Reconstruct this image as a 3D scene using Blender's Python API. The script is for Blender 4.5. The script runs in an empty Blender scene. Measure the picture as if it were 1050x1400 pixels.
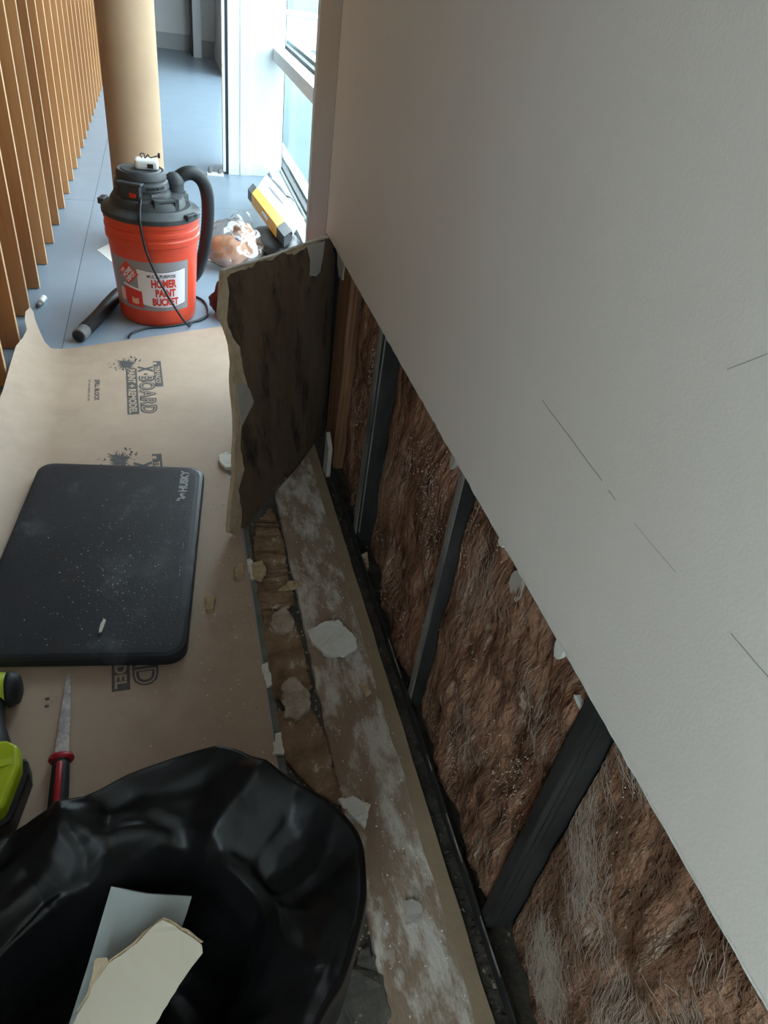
import bpy, bmesh, math, random
import numpy as np
from mathutils import Vector, Matrix, noise

# ------------------------------------------------------------------ camera / world / light / exposure
SC = bpy.context.scene
COL = SC.collection
CAM_H = 1.1
FPX = 955.0
MAT3 = np.array([[0.9610736588700979, -0.055989505549540186, 0.27055978543449655],
                 [-0.24551663633441212, -0.6222074321949758, 0.743356907954968],
                 [0.12672412362718796, -0.7808476718218815, -0.6117335285083436]])
cam_d = bpy.data.cameras.new('camera')
cam_d.sensor_fit = 'VERTICAL'
cam_d.sensor_height = 36.0
cam_d.sensor_width = 27.0
cam_d.lens = 36.0 * FPX / 1400.0
cam_d.clip_start = 0.02
cam = bpy.data.objects.new('camera', cam_d)
COL.objects.link(cam)
r, d, fw = MAT3[:, 0], MAT3[:, 1], MAT3[:, 2]
cam.matrix_world = Matrix(((r[0], -d[0], -fw[0], 0), (r[1], -d[1], -fw[1], 0), (r[2], -d[2], -fw[2], CAM_H), (0, 0, 0, 1)))
SC.camera = cam
SC.view_settings.view_transform = 'Standard'
SC.view_settings.look = 'None'
SC.view_settings.gamma = 1.0
SC.view_settings.exposure = 0.2
SC.view_settings.use_curve_mapping = False

wd = bpy.data.worlds.new('sky')
SC.world = wd
wd.use_nodes = True
bg = wd.node_tree.nodes['Background']
bg.inputs[0].default_value = (0.86, 0.93, 1.0, 1)
bg.inputs[1].default_value = 8.5
for nm, X, y0, y1, z0, z1 in (('near', 0.72, 2.05, 4.78, 0.05, 2.5), ('far', 0.72, 4.9, 8.4, 0.08, 2.5), ('behind', -0.72, -2.3, -0.68, 0.7, 2.05)):
    pd = bpy.data.lights.new('window_portal_' + nm, 'AREA')
    pd.shape = 'RECTANGLE'; pd.size = z1 - z0; pd.size_y = y1 - y0
    pd.cycles.is_portal = True
    po = bpy.data.objects.new('window_portal_' + nm, pd)
    COL.objects.link(po)
    po.location = (X, (y0 + y1) / 2, (z0 + z1) / 2)
    po.rotation_euler = (0, math.pi / 2 if X > 0 else -math.pi / 2, 0)

# ------------------------------------------------------------------ pixel -> world
def ray(x, y): return MAT3 @ np.array([x - 525.0, y - 700.0, FPX])
def gz(x, y, z=0.0):
    v = ray(x, y); t = (z - CAM_H) / v[2]; return Vector((v[0] * t, v[1] * t, z))
def hx(x, y, X):
    v = ray(x, y); t = X / v[0]; return Vector((X, v[1] * t, CAM_H + v[2] * t))
def hy(x, y, Y):
    v = ray(x, y); t = Y / v[1]; return Vector((v[0] * t, Y, CAM_H + v[2] * t))

RND = random.Random(7)

# ------------------------------------------------------------------ materials
MATS = {}
def mat(name, col, rough=0.6, metal=0.0, spec=0.4, col2=None, scale=8.0, detail=4, stretch=(1, 1, 1), bump=0.0, bscale=60.0,
        ramp=(0.35, 0.65), col3=None, scale3=30.0, ramp3=(0.6, 0.7), alpha=1.0, trans=0.0, coat=0.0):
    m = bpy.data.materials.new(name); MATS[name] = m
    m.use_nodes = True
    nt = m.node_tree; N = nt.nodes; L = nt.links
    b = N['Principled BSDF']
    b.inputs['Base Color'].default_value = (*col, 1)
    b.inputs['Roughness'].default_value = rough
    b.inputs['Metallic'].default_value = metal
    b.inputs['Specular IOR Level'].default_value = spec
    b.inputs['Alpha'].default_value = alpha
    b.inputs['Transmission Weight'].default_value = trans
    b.inputs['Coat Weight'].default_value = coat
    tc = N.new('ShaderNodeTexCoord'); mp = N.new('ShaderNodeMapping')
    mp.inputs['Scale'].default_value = stretch
    L.new(tc.outputs['Object'], mp.inputs['Vector'])
    out = None
    if col2:
        nz = N.new('ShaderNodeTexNoise'); nz.inputs['Scale'].default_value = scale; nz.inputs['Detail'].default_value = detail
        nz.inputs['Roughness'].default_value = 0.65
        L.new(mp.outputs[0], nz.inputs['Vector'])
        cr = N.new('ShaderNodeValToRGB')
        cr.color_ramp.elements[0].position = ramp[0]; cr.color_ramp.elements[0].color = (*col, 1)
        cr.color_ramp.elements[1].position = ramp[1]; cr.color_ramp.elements[1].color = (*col2, 1)
        L.new(nz.outputs['Fac'], cr.inputs[0]); out = cr.outputs[0]
        if col3:
            n3 = N.new('ShaderNodeTexNoise'); n3.inputs['Scale'].default_value = scale3; n3.inputs['Detail'].default_value = 5
            n3.inputs['Roughness'].default_value = 0.7
            L.new(mp.outputs[0], n3.inputs['Vector'])
            c3 = N.new('ShaderNodeValToRGB')
            c3.color_ramp.elements[0].position = ramp3[0]; c3.color_ramp.elements[0].color = (0, 0, 0, 1)
            c3.color_ramp.elements[1].position = ramp3[1]; c3.color_ramp.elements[1].color = (1, 1, 1, 1)
            L.new(n3.outputs['Fac'], c3.inputs[0])
            mx = N.new('ShaderNodeMix'); mx.data_type = 'RGBA'
            L.new(c3.outputs[0], mx.inputs[0]); L.new(out, mx.inputs[6]); mx.inputs[7].default_value = (*col3, 1)
            out = mx.outputs[2]
        L.new(out, b.inputs['Base Color'])
    if bump:
        nb = N.new('ShaderNodeTexNoise'); nb.inputs['Scale'].default_value = bscale; nb.inputs['Detail'].default_value = 4
        L.new(mp.outputs[0], nb.inputs['Vector'])
        bp = N.new('ShaderNodeBump'); bp.inputs['Strength'].default_value = bump; bp.inputs['Distance'].default_value = 0.01
        L.new(nb.outputs['Fac'], bp.inputs['Height']); L.new(bp.outputs[0], b.inputs['Normal'])
    return m

mat('wall_paint', (0.80, 0.72, 0.645), 0.55, col2=(0.83, 0.755, 0.685), scale=3, bump=0.05, bscale=330)
mat('gypsum', (0.62, 0.56, 0.47), 0.9, col2=(0.78, 0.74, 0.67), scale=40, bump=0.5, bscale=150)
mat('gypsum_tan', (0.50, 0.37, 0.23), 0.9, col2=(0.62, 0.50, 0.35), scale=35, bump=0.5, bscale=120)
mat('brown_paper', (0.115, 0.072, 0.046), 0.75, col2=(0.17, 0.115, 0.075), scale=5, stretch=(2, 2, 0.7), bump=0.08, bscale=80,
    col3=(0.028, 0.024, 0.021), scale3=7, ramp3=(0.52, 0.66))
mat('grey_paper', (0.42, 0.37, 0.32), 0.8, col2=(0.48, 0.43, 0.38), scale=12)
mat('chip_white', (0.72, 0.69, 0.62), 0.85, col2=(0.80, 0.78, 0.73), scale=30, bump=0.2)
mat('chip_tan', (0.42, 0.29, 0.16), 0.9, col2=(0.58, 0.46, 0.30), scale=40, bump=0.4)
mat('vinyl', (0.23, 0.295, 0.37), 0.30, spec=0.5, col2=(0.25, 0.32, 0.40), scale=6, bump=0.02, bscale=250)
mat('seam', (0.10, 0.115, 0.13), 0.7)
mat('vinyl_edge', (0.13, 0.13, 0.115), 0.7, col2=(0.20, 0.19, 0.165), scale=25)
mat('subfloor', (0.055, 0.052, 0.044), 0.85, col2=(0.10, 0.09, 0.072), scale=30, col3=(0.32, 0.28, 0.23), scale3=90, ramp3=(0.62, 0.70), bump=0.3)
mat('slab', (0.27, 0.18, 0.12), 0.9, col2=(0.38, 0.29, 0.215), scale=9, detail=8, stretch=(1.4, 0.6, 1),
    col3=(0.62, 0.56, 0.49), scale3=15, ramp3=(0.47, 0.60), bump=0.25, bscale=140)
mat('slab_clean', (0.28, 0.20, 0.125), 0.85, col2=(0.33, 0.24, 0.155), scale=14, bump=0.1)
mat('adhesive', (0.17, 0.10, 0.055), 0.85, col2=(0.33, 0.215, 0.13), scale=22, col3=(0.55, 0.48, 0.38), scale3=20, ramp3=(0.60, 0.66), bump=0.5, bscale=70)
mat('adhesive_pale', (0.34, 0.26, 0.18), 0.9, col2=(0.52, 0.45, 0.37), scale=40, bump=0.5, bscale=110)
mat('insulation', (0.075, 0.032, 0.017), 0.95, spec=0.1, col2=(0.42, 0.225, 0.14), scale=13, detail=10, stretch=(1, 1.7, 0.55), ramp=(0.36, 0.66),
    col3=(0.58, 0.45, 0.35), scale3=20, ramp3=(0.58, 0.74), bump=1.0, bscale=75)  # brown fibre tones, with the shade of crevices painted in as dark noise
mat('fibre', (0.27, 0.155, 0.09), 0.9, spec=0.1)
mat('fibre_pale', (0.58, 0.47, 0.38), 0.9, spec=0.1)
mat('steel_dark', (0.016, 0.016, 0.015), 0.6, metal=0.1, col2=(0.045, 0.044, 0.041), scale=18, stretch=(1, 1, .3), bump=0.1)
mat('steel_light', (0.12, 0.118, 0.11), 0.5, metal=0.3, col2=(0.42, 0.40, 0.37), scale=30, stretch=(1, 1, .15), bump=0.1)
mat('track', (0.018, 0.015, 0.012), 0.8, col2=(0.06, 0.047, 0.035), scale=30, col3=(0.34, 0.28, 0.22), scale3=70, ramp3=(0.63, 0.70), bump=0.5)
mat('stud_wood', (0.12, 0.05, 0.022), 0.7, col2=(0.32, 0.16, 0.075), scale=9, stretch=(14, 14, .35), bump=0.1)
mat('fin_wood', (0.37, 0.165, 0.058), 0.5, col2=(0.46, 0.215, 0.085), scale=6, stretch=(6, 6, .4), bump=0.02)
mat('fin_wood_lit', (0.56, 0.34, 0.18), 0.45, col2=(0.62, 0.40, 0.22), scale=8, stretch=(6, 6, .4))  # paler copy of the fin wood: window light painted into the front edges
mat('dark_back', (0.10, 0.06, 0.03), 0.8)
mat('kraft', (0.37, 0.245, 0.15), 0.7, col2=(0.40, 0.27, 0.165), scale=10, bump=0.02)
mat('cardboard', (0.44, 0.325, 0.245), 0.6, col2=(0.48, 0.36, 0.275), scale=9, col3=(0.36, 0.27, 0.2), scale3=3.5, ramp3=(0.5, 0.8), bump=0.03, bscale=30)
mat('ink', (0.075, 0.07, 0.07), 0.7, col2=(0.11, 0.10, 0.10), scale=60)
mat('foam', (0.017, 0.022, 0.030), 0.42, spec=0.45, col2=(0.026, 0.032, 0.042), scale=7, col3=(0.14, 0.155, 0.175), scale3=6, ramp3=(0.56, 0.84), bump=0.08, bscale=200)
mat('foam_print', (0.36, 0.38, 0.39), 0.5)
mat('white_metal', (0.66, 0.70, 0.72), 0.4, col2=(0.69, 0.73, 0.75), scale=4)
mat('alu', (0.42, 0.39, 0.37), 0.5, metal=0.2, col2=(0.45, 0.42, 0.40), scale=4)
mat('far_paint', (0.72, 0.73, 0.73), 0.6, col2=(0.75, 0.76, 0.76), scale=3)
mat('base_vinyl', (0.40, 0.42, 0.43), 0.5, col2=(0.43, 0.45, 0.46), scale=5)
mat('gasket', (0.012, 0.014, 0.02), 0.5)
mat('orange', (0.62, 0.055, 0.02), 0.4, col2=(0.68, 0.068, 0.026), scale=5, coat=0.1)
mat('label_grey', (0.27, 0.25, 0.26), 0.5)
mat('label_white', (0.74, 0.70, 0.74), 0.5)
mat('label_red', (0.62, 0.04, 0.025), 0.5)
mat('label_black', (0.03, 0.03, 0.04), 0.5)
mat('label_pale', (0.82, 0.42, 0.32), 0.5)
mat('vac_plastic', (0.032, 0.037, 0.042), 0.5, col2=(0.055, 0.06, 0.065), scale=9, bump=0.03)
mat('hose', (0.016, 0.017, 0.019), 0.45)
mat('hose_cuff', (0.16, 0.16, 0.165), 0.5)
mat('switch_red', (0.55, 0.03, 0.015), 0.4)
mat('white_plastic', (0.78, 0.78, 0.76), 0.4)
mat('yellow', (0.86, 0.42, 0.012), 0.4)
mat('black_plastic', (0.014, 0.014, 0.016), 0.4)
mat('chrome', (0.86, 0.88, 0.90), 0.25, metal=0.7)
mat('slot_grey', (0.16, 0.17, 0.19), 0.5)
mat('bag_stuff', (0.40, 0.22, 0.13), 0.5, col2=(0.60, 0.36, 0.24), scale=14)
mat('blue_plastic', (0.02, 0.04, 0.28), 0.4)
mat('maroon', (0.018, 0.009, 0.012), 0.6, col2=(0.032, 0.016, 0.02), scale=14, bump=0.2)
mat('bin_bag', (0.006, 0.006, 0.0065), 0.33, spec=0.2, col2=(0.010, 0.010, 0.0105), scale=6, bump=0.12, bscale=30)
mat('board_grey', (0.40, 0.45, 0.44), 0.7, col2=(0.44, 0.485, 0.475), scale=8)
mat('board_cream', (0.60, 0.54, 0.42), 0.7, col2=(0.64, 0.58, 0.46), scale=6)
mat('lime', (0.42, 0.52, 0.012), 0.4, col2=(0.47, 0.57, 0.02), scale=6)
mat('rubber', (0.018, 0.02, 0.024), 0.6)
mat('saw_red', (0.42, 0.015, 0.03), 0.4)
mat('saw_steel', (0.30, 0.30, 0.32), 0.4, metal=0.6, col2=(0.62, 0.62, 0.63), scale=50)
mat('pencil', (0.36, 0.34, 0.33), 0.8)
mat('pavement', (0.085, 0.13, 0.145), 0.9, col2=(0.10, 0.145, 0.16), scale=1)
mat('road', (0.05, 0.075, 0.095), 0.9, col2=(0.06, 0.085, 0.105), scale=1)
mat('concrete_white', (0.55, 0.56, 0.55), 0.9, col2=(0.60, 0.61, 0.60), scale=1)
def clear_mat(name, tint, fac, rough=0.02):
    m = bpy.data.materials.new(name); MATS[name] = m; m.use_nodes = True
    nt = m.node_tree; nt.nodes.remove(nt.nodes['Principled BSDF'])
    t = nt.nodes.new('ShaderNodeBsdfTransparent'); t.inputs[0].default_value = (*tint, 1)
    gl = nt.nodes.new('ShaderNodeBsdfGlossy'); gl.inputs['Roughness'].default_value = rough
    mx = nt.nodes.new('ShaderNodeMixShader'); mx.inputs[0].default_value = fac
    nt.links.new(t.outputs[0], mx.inputs[1]); nt.links.new(gl.outputs[0], mx.inputs[2])
    nt.links.new(mx.outputs[0], nt.nodes['Material Output'].inputs[0])
clear_mat('glass', (0.90, 0.97, 0.97), 0.06)
clear_mat('film', (0.90, 0.82, 0.78), 0.17, 0.22)

# ------------------------------------------------------------------ builders
def tag(o, label=None, cat=None, group=None, kind=None):
    if label: o['label'] = label
    if cat: o['category'] = cat
    if group: o['group'] = group
    if kind: o['kind'] = kind
    return o
def thing(name, loc, label, cat, group=None):
    o = bpy.data.objects.new(name, None); o.empty_display_size = 0.05
    COL.objects.link(o); o.location = loc
    return tag(o, label, cat, group)
def world_loc(o):
    v = Vector(o.location)
    while o.parent: o = o.parent; v = v + Vector(o.location)
    return v
def mesh(name, V, F, m, parent=None, smooth=False):
    """V are world coordinates; the object's origin goes to the centre of its base"""
    V = [Vector(v) for v in V]
    lo = Vector([min(v[i] for v in V) for i in range(3)]); hi = Vector([max(v[i] for v in V) for i in range(3)])
    org = Vector(((lo.x + hi.x) / 2, (lo.y + hi.y) / 2, lo.z))
    me = bpy.data.meshes.new(name)
    me.from_pydata([v - org for v in V], [], F)
    bm = bmesh.new(); bm.from_mesh(me); bmesh.ops.recalc_face_normals(bm, faces=bm.faces); bm.to_mesh(me); bm.free()
    me.materials.append(MATS[m])
    if smooth:
        for p in me.polygons: p.use_smooth = True
    o = bpy.data.objects.new(name, me); COL.objects.link(o)
    if parent:
        o.parent = parent; o.location = org - world_loc(parent)
    else: o.location = org
    return o
def bevel(o, w, seg=2):
    b = o.modifiers.new('bevel', 'BEVEL'); b.width = w; b.segments = seg; b.limit_method = 'ANGLE'; b.angle_limit = 0.6
    return o
def box(name, x0, x1, y0, y1, z0, z1, m, parent=None, bv=0):
    V = [(x, y, z) for z in (z0, z1) for y in (y0, y1) for x in (x0, x1)]
    F = [(0, 1, 3, 2), (4, 6, 7, 5), (0, 4, 5, 1), (2, 3, 7, 6), (0, 2, 6, 4), (1, 5, 7, 3)]
    o = mesh(name, V, F, m, parent)
    if bv: bevel(o, bv)
    return o
def obox(name, c, ax, ay, az, m, parent=None, bv=0):
    """box from centre and three half-axis vectors"""
    c, ax, ay, az = map(Vector, (c, ax, ay, az))
    V = [c + ax * sx + ay * sy + az * sz for sz in (-1, 1) for sy in (-1, 1) for sx in (-1, 1)]
    F = [(0, 1, 3, 2), (4, 6, 7, 5), (0, 4, 5, 1), (2, 3, 7, 6), (0, 2, 6, 4), (1, 5, 7, 3)]
    o = mesh(name, V, F, m, parent)
    if bv: bevel(o, bv)
    return o
def slab(name, P, off, m, parent=None):
    """plate: front outline P (3-D points), extruded by vector off"""
    P = [Vector(p) for p in P]; off = Vector(off); n = len(P)
    bm = bmesh.new()
    a = [bm.verts.new(p) for p in P]; b = [bm.verts.new(p + off) for p in P]
    for i in range(n): bm.faces.new((a[i], a[(i + 1) % n], b[(i + 1) % n], b[i]))
    for ring in (a, b):
        es = [bm.edges.get((ring[i], ring[(i + 1) % n])) for i in range(n)]
        bmesh.ops.triangle_fill(bm, edges=es, use_beauty=True)
    bm.verts.index_update()
    V = [v.co.copy() for v in bm.verts]; F = [tuple(v.index for v in f.verts) for f in bm.faces]
    bm.free()
    return mesh(name, V, F, m, parent)
def sheet(name, P, m, parent=None):
    P = [Vector(p) for p in P]; n = len(P); bm = bmesh.new()
    a = [bm.verts.new(p) for p in P]
    es = [bm.edges.new((a[i], a[(i + 1) % n])) for i in range(n)]
    bmesh.ops.triangle_fill(bm, edges=es, use_beauty=True)
    bm.verts.index_update()
    V = [v.co.copy() for v in bm.verts]; F = [tuple(v.index for v in f.verts) for f in bm.faces]; bm.free()
    return mesh(name, V, F, m, parent)
def ragged(P, amp, step, closed=True, seed=0):
    rr = random.Random(seed); out = []
    P = [Vector(p) for p in P]; n = len(P)
    for i in range(n if closed else n - 1):
        a, b = P[i], P[(i + 1) % n]; k = max(1, int((b - a).length / step))
        for j in range(k):
            p = a.lerp(b, j / k)
            if j: p = p + Vector([rr.uniform(-amp, amp) for _ in range(len(p))]) * 1.0
            out.append(p)
    if not closed: out.append(P[-1])
    return out
def smooth_path(P, k=8):
    P = [Vector(p) for p in P]; out = []
    for i in range(len(P) - 1):
        p0 = P[max(i - 1, 0)]; p1 = P[i]; p2 = P[i + 1]; p3 = P[min(i + 2, len(P) - 1)]
        for j in range(k):
            t = j / k
            out.append(0.5 * ((2 * p1) + (p2 - p0) * t + (2 * p0 - 5 * p1 + 4 * p2 - p3) * t * t + (3 * p1 - p0 - 3 * p2 + p3) * t ** 3))
    out.append(P[-1]); return out
def tube(name, P, rad, m, parent=None, n=10, k=8, ribs=0):
    P = smooth_path(P, k) if k else [Vector(p) for p in P]
    V = []; F = []; up = Vector((0, 0, 1)); last = None
    for i, p in enumerate(P):
        t = (P[min(i + 1, len(P) - 1)] - P[max(i - 1, 0)]).normalized()
        s = (last - t * last.dot(t)) if last else (t.cross(up) if abs(t.z) < .9 else t.cross(Vector((1, 0, 0))))
        s.normalize(); last = s; q = t.cross(s)
        rr = rad(i / (len(P) - 1)) if callable(rad) else rad
        if ribs and i % 2: rr *= 1 - ribs
        V += [p + (s * math.cos(a) + q * math.sin(a)) * rr for a in [2 * math.pi * j / n for j in range(n)]]
    for i in range(len(P) - 1):
        for j in range(n):
            F.append((i * n + j, i * n + (j + 1) % n, (i + 1) * n + (j + 1) % n, (i + 1) * n + j))
    F.append(tuple(range(n))); F.append(tuple(range((len(P) - 1) * n, len(P) * n)))
    return mesh(name, V, F, m, parent, smooth=True)
def lathe(name, prof, c, m, parent=None, n=40, smooth=True, caps=True):
    V = []; F = []
    for (rr, z) in prof:
        V += [(c[0] + rr * math.cos(2 * math.pi * j / n), c[1] + rr * math.sin(2 * math.pi * j / n), c[2] + z) for j in range(n)]
    for i in range(len(prof) - 1):
        for j in range(n): F.append((i * n + j, i * n + (j + 1) % n, (i + 1) * n + (j + 1) % n, (i + 1) * n + j))
    if caps: F.append(tuple(range(n))); F.append(tuple(range((len(prof) - 1) * n, len(prof) * n)))
    o = mesh(name, V, F, m, parent, smooth=smooth)
    if smooth:
        o.modifiers.new('split', 'EDGE_SPLIT').split_angle = 0.6
    return o
def text_geo(s, bold=0.0, spacing=1.0):
    cu = bpy.data.curves.new('txt', 'FONT'); cu.body = s; cu.align_x = 'LEFT'; cu.resolution_u = 3; cu.offset = bold; cu.space_character = spacing
    o = bpy.data.objects.new('txt', cu); COL.objects.link(o)
    bpy.context.view_layer.update()
    me = bpy.data.meshes.new_from_object(o)
    V = np.array([v.co[:2] for v in me.vertices]); F = [tuple(p.vertices) for p in me.polygons]
    bpy.data.objects.remove(o); bpy.data.curves.remove(cu); bpy.data.meshes.remove(me)
    lo, hi = V.min(0), V.max(0)
    return (V - lo) / (hi - lo), F           # fitted to the unit square
def text(name, s, fn, m, parent, bold=0.0, spacing=1.0):
    """fn maps unit-square (u,v) of the text box to a world point"""
    V, F = text_geo(s, bold, spacing)
    return mesh(name, [fn(u, v) for u, v in V], F, m, parent)
def crumbs(name, spots, m, parent=None):
    """little irregular lumps joined in one object; spots = (centre, radius)"""
    V = []; F = []
    for c, s in spots:
        b = len(V); a0 = RND.uniform(0, 6.28)
        for k in range(4):
            a = a0 + k * 1.57
            V.append((c[0] + math.cos(a) * s * RND.uniform(.6, 1.3), c[1] + math.sin(a) * s * RND.uniform(.6, 1.3), c[2]))
        V.append((c[0], c[1], c[2] + s * RND.uniform(.5, 1.1)))
        for k in range(4): F.append((b + k, b + (k + 1) % 4, b + 4))
        F.append((b, b + 1, b + 2, b + 3))
    return mesh(name, V, F, m, parent)
def chunk(name, P, h, m, label, cat, group=None, seed=0, z=0.0, tilt=(0, 0)):
    """broken flat piece: outline P in XY, thickness h, uneven"""
    rr = random.Random(seed)
    c = [sum(p[i] for p in P) / len(P) for i in (0, 1)]
    P3 = [Vector((p[0], p[1], z + h + (p[0] - c[0]) * tilt[0] + (p[1] - c[1]) * tilt[1])) for p in P]
    P3 = ragged(P3, 0.0036 if cat == 'adhesive' or cat == 'mortar' else 0.0018, 0.006, seed=seed)
    lo = min(p.z for p in P3) - h
    if lo < z:
        for p in P3: p.z += z - lo
    o = slab(name, P3, (0, 0, -h), m)
    return tag(o, label, cat, group)

# ================================================================== STRUCTURE
WX = 0.37            # finished face of the plasterboard wall
SX = 0.386           # face of the studs behind it
CUT = 0.565          # height of the cut
XL = -0.48           # front of the timber fins

# ---- floor: slab under everything, vinyl sheets with seams on it
fl = box('floor', -0.75, 0.80, -2.6, 11.0, -0.06, -0.012, 'subfloor'); tag(fl, kind='structure')
def tile(x0, x1, y0, y1): return box('floor_tile', x0 + .0012, x1 - .0012, y0 + .0012, y1 - .0012, -0.0119, 0.0, 'vinyl', fl)
ys = [-2.6, -0.1, 1.9, 3.9, 5.9, 7.9, 9.9, 11.0]
for a, b in zip(ys[:-1], ys[1:]):
    tile(-0.75, -0.36, a, b)
    if b <= 1.95: tile(-0.36, 0.128, a, b)
    else: tile(-0.36, 0.80, a, b)
sm = box('seam_filler', -0.75, 0.128, -2.6, 11.0, -0.0119, -0.0022, 'seam', fl)

# ---- right wall (plasterboard with a ragged cut along the bottom)
top = 2.7; V = []; F = []; n = 420
for i in range(n + 1):
    y = -2.6 + (1.757 + 2.6) * i / n
    j = 0.0022 * noise.noise(Vector((y * 45, 0, 0))) + 0.0016 * noise.noise(Vector((y * 140, 3, 0)))
    k = 0.003 * max(0, noise.noise(Vector((y * 60, 9, 0))))
    V += [(WX, y, CUT + j + k), (WX, y, top), (SX - .0005, y, top), (SX - .0005, y, CUT + j - .001)]
for i in range(n):
    a = i * 4; b = a + 4
    F += [(a, b, b + 1, a + 1), (a + 2, b + 2, b + 3, a + 3), (a + 3, b + 3, b, a)]
F += [(0, 1, 2, 3), (n * 4, n * 4 + 3, n * 4 + 2, n * 4 + 1)]
wr = mesh('wall_right', V, F, 'wall_paint'); tag(wr, kind='structure')
V = []; F = []
for i in range(n + 1):                          # bare gypsum core showing along the cut
    y = -2.6 + (1.757 + 2.6) * i / n
    j = 0.0022 * noise.noise(Vector((y * 45, 0, 0))) + 0.0016 * noise.noise(Vector((y * 140, 3, 0)))
    w = 0.0022 + 0.0025 * max(0, noise.noise(Vector((y * 70, 5, 0)))) + 0.004 * max(0, noise.noise(Vector((y * 13, 7, 2))) - .25)
    V += [(WX - .0007, y, CUT + j - .001), (WX - .0007, y, CUT + j + w), (SX - .001, y, CUT + j - .0025)]
for i in range(n):
    a = i * 3; b = a + 3
    F += [(a, b, b + 1, a + 1), (a + 2, b + 2, b, a)]
mesh('cut_edge', V, F, 'chip_white', wr)
# pencil line and scuffs on the wall
def wall_line(name, pts, w):
    P = [hx(*p, WX) for p in pts]; V = []; F = []
    Q = ragged(P, 0.0006, 0.012, closed=False, seed=3)
    for q in Q: V += [(WX - .0005, q.y, q.z - w / 2), (WX - .0005, q.y, q.z + w / 2)]
    for i in range(len(Q) - 1):
        if i % 23 != 11: F.append((2 * i, 2 * i + 2, 2 * i + 3, 2 * i + 1))
    mesh(name, V, F, 'pencil', wr)
wall_line('pencil_line', [(742, 547), (790, 612), (842, 683)], .0011)
wall_line('pencil_line', [(868, 715), (925, 783)], .0005)
wall_line('pencil_line', [(1000, 866), (1060, 935)], .0008)
wall_line('pencil_line', [(995, 505), (1050, 484)], .0007)
# cavity back, and wall continuing behind
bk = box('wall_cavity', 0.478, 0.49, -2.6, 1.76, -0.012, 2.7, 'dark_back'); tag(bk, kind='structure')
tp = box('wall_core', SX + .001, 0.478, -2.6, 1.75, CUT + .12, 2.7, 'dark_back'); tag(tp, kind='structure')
# ---- metal jamb at the end of the plasterboard
jb = box('trim_1', WX, 0.74, 1.764, 2.03, 0.0, 2.7, 'alu', bv=.003); tag(jb, kind='structure')
box('shadow_joint', WX + .004, 0.5, 1.757, 1.764, 0.0, 2.7, 'gasket', jb)
box('corner_bead', WX - .0015, WX + .02, 2.005, 2.032, 0.0, 2.7, 'white_metal', jb)

# ---- glazed wall beyond
GX = 0.665
w1 = box('window_1', GX - .005, GX + .09, 2.03, 4.86, 0.0, 0.045, 'white_metal', bv=.003); tag(w1, kind='structure')   # bottom rail
box('window_rail', 0.60, 0.70, 2.03, 4.62, 0.605, 0.665, 'white_metal', w1, bv=.003)
box('window_rail', 0.62, 0.75, 2.03, 4.86, 2.5, 2.7, 'white_metal', w1)
box('window_sill', 0.595, 0.66, 2.03, 4.70, 0.0, 0.03, 'white_metal', w1, bv=.003)
for z0, z1 in ((0.045, 0.605), (0.665, 2.5)):
    box('window_pane', 0.70, 0.706, 2.05, 4.84, z0, z1, 'glass', w1)
    box('gasket', 0.672, 0.70, 4.825, 4.85, z0, z1, 'gasket', w1)
    box('gasket', 0.672, 0.70, 2.03, 4.83, z0, z0 + .016, 'gasket', w1)
    box('gasket', 0.676, 0.70, 2.03, 2.05, z0, z1, 'gasket', w1)
    box('glazing_bead', 0.706, 0.76, 2.03, 4.84, z0, z0 + .03, 'white_metal', w1)

# ---- white door frame across the corridor at its right side
pf = box('door_1', 0.352, 0.472, 4.60, 4.86, 0.0, 2.7, 'white_metal', bv=.002); tag(pf, kind='structure')
box('frame_panel', 0.472, 0.665, 4.612, 4.86, 0.0, 2.7, 'white_metal', pf, bv=.002)
box('frame_panel', 0.417, 0.421, 4.597, 4.60, 0.0, 2.7, 'base_vinyl', pf)
box('door_gasket', 0.333, 0.352, 4.605, 4.70, 0.0, 2.7, 'gasket', pf)
box('door_leaf', 0.318, 0.333, 4.575, 4.615, 0.02, 2.2, 'white_metal', pf, bv=.002)
pv = box('door_pivot', 0.222, 0.318, 4.54, 4.585, 0.0, 0.012, 'white_plastic', pf, bv=.002)
lathe('pivot_bolt', [(.011, .0), (.011, .03), (.004, .034)], (0.24, 4.562, 0.012), 'hose_cuff', pv, n=10)
lathe('pivot_bolt', [(.011, .0), (.011, .02), (.004, .024)], (0.296, 4.562, 0.012), 'hose_cuff', pv, n=10)

# ---- far end of the corridor
fe = box('wall_far', -0.75, 0.345, 10.2, 10.3, 0.0, 2.7, 'far_paint'); tag(fe, kind='structure')
b1 = box('baseboard_far', -0.75, 0.345, 10.188, 10.2, 0.0, 0.16, 'base_vinyl'); tag(b1, kind='structure')
d2 = box('door_2', 0.362, 0.452, 9.70, 10.3, 0.0, 2.7, 'white_metal'); tag(d2, kind='structure')
box('door_gasket', 0.345, 0.362, 9.75, 10.3, 0.0, 2.7, 'gasket', d2)
f2 = box('wall_far_side', 0.452, 0.62, 9.85, 10.3, 0.0, 2.7, 'far_paint'); tag(f2, kind='structure')
b2 = box('baseboard_far_side', 0.452, 0.605, 9.838, 9.85, 0.0, 0.16, 'base_vinyl'); tag(b2, kind='structure')
f3 = box('wall_side', 0.61, 0.80, 8.4, 10.3, 0.0, 2.7, 'far_paint'); tag(f3, kind='structure')
b3 = box('baseboard_side', 0.60, 0.61, 8.4, 9.838, 0.0, 0.10, 'far_paint'); tag(b3, kind='structure')
w2 = box('window_2', GX, GX + .09, 4.86, 8.4, 0.0, 0.08, 'white_metal'); tag(w2, kind='structure')
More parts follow.
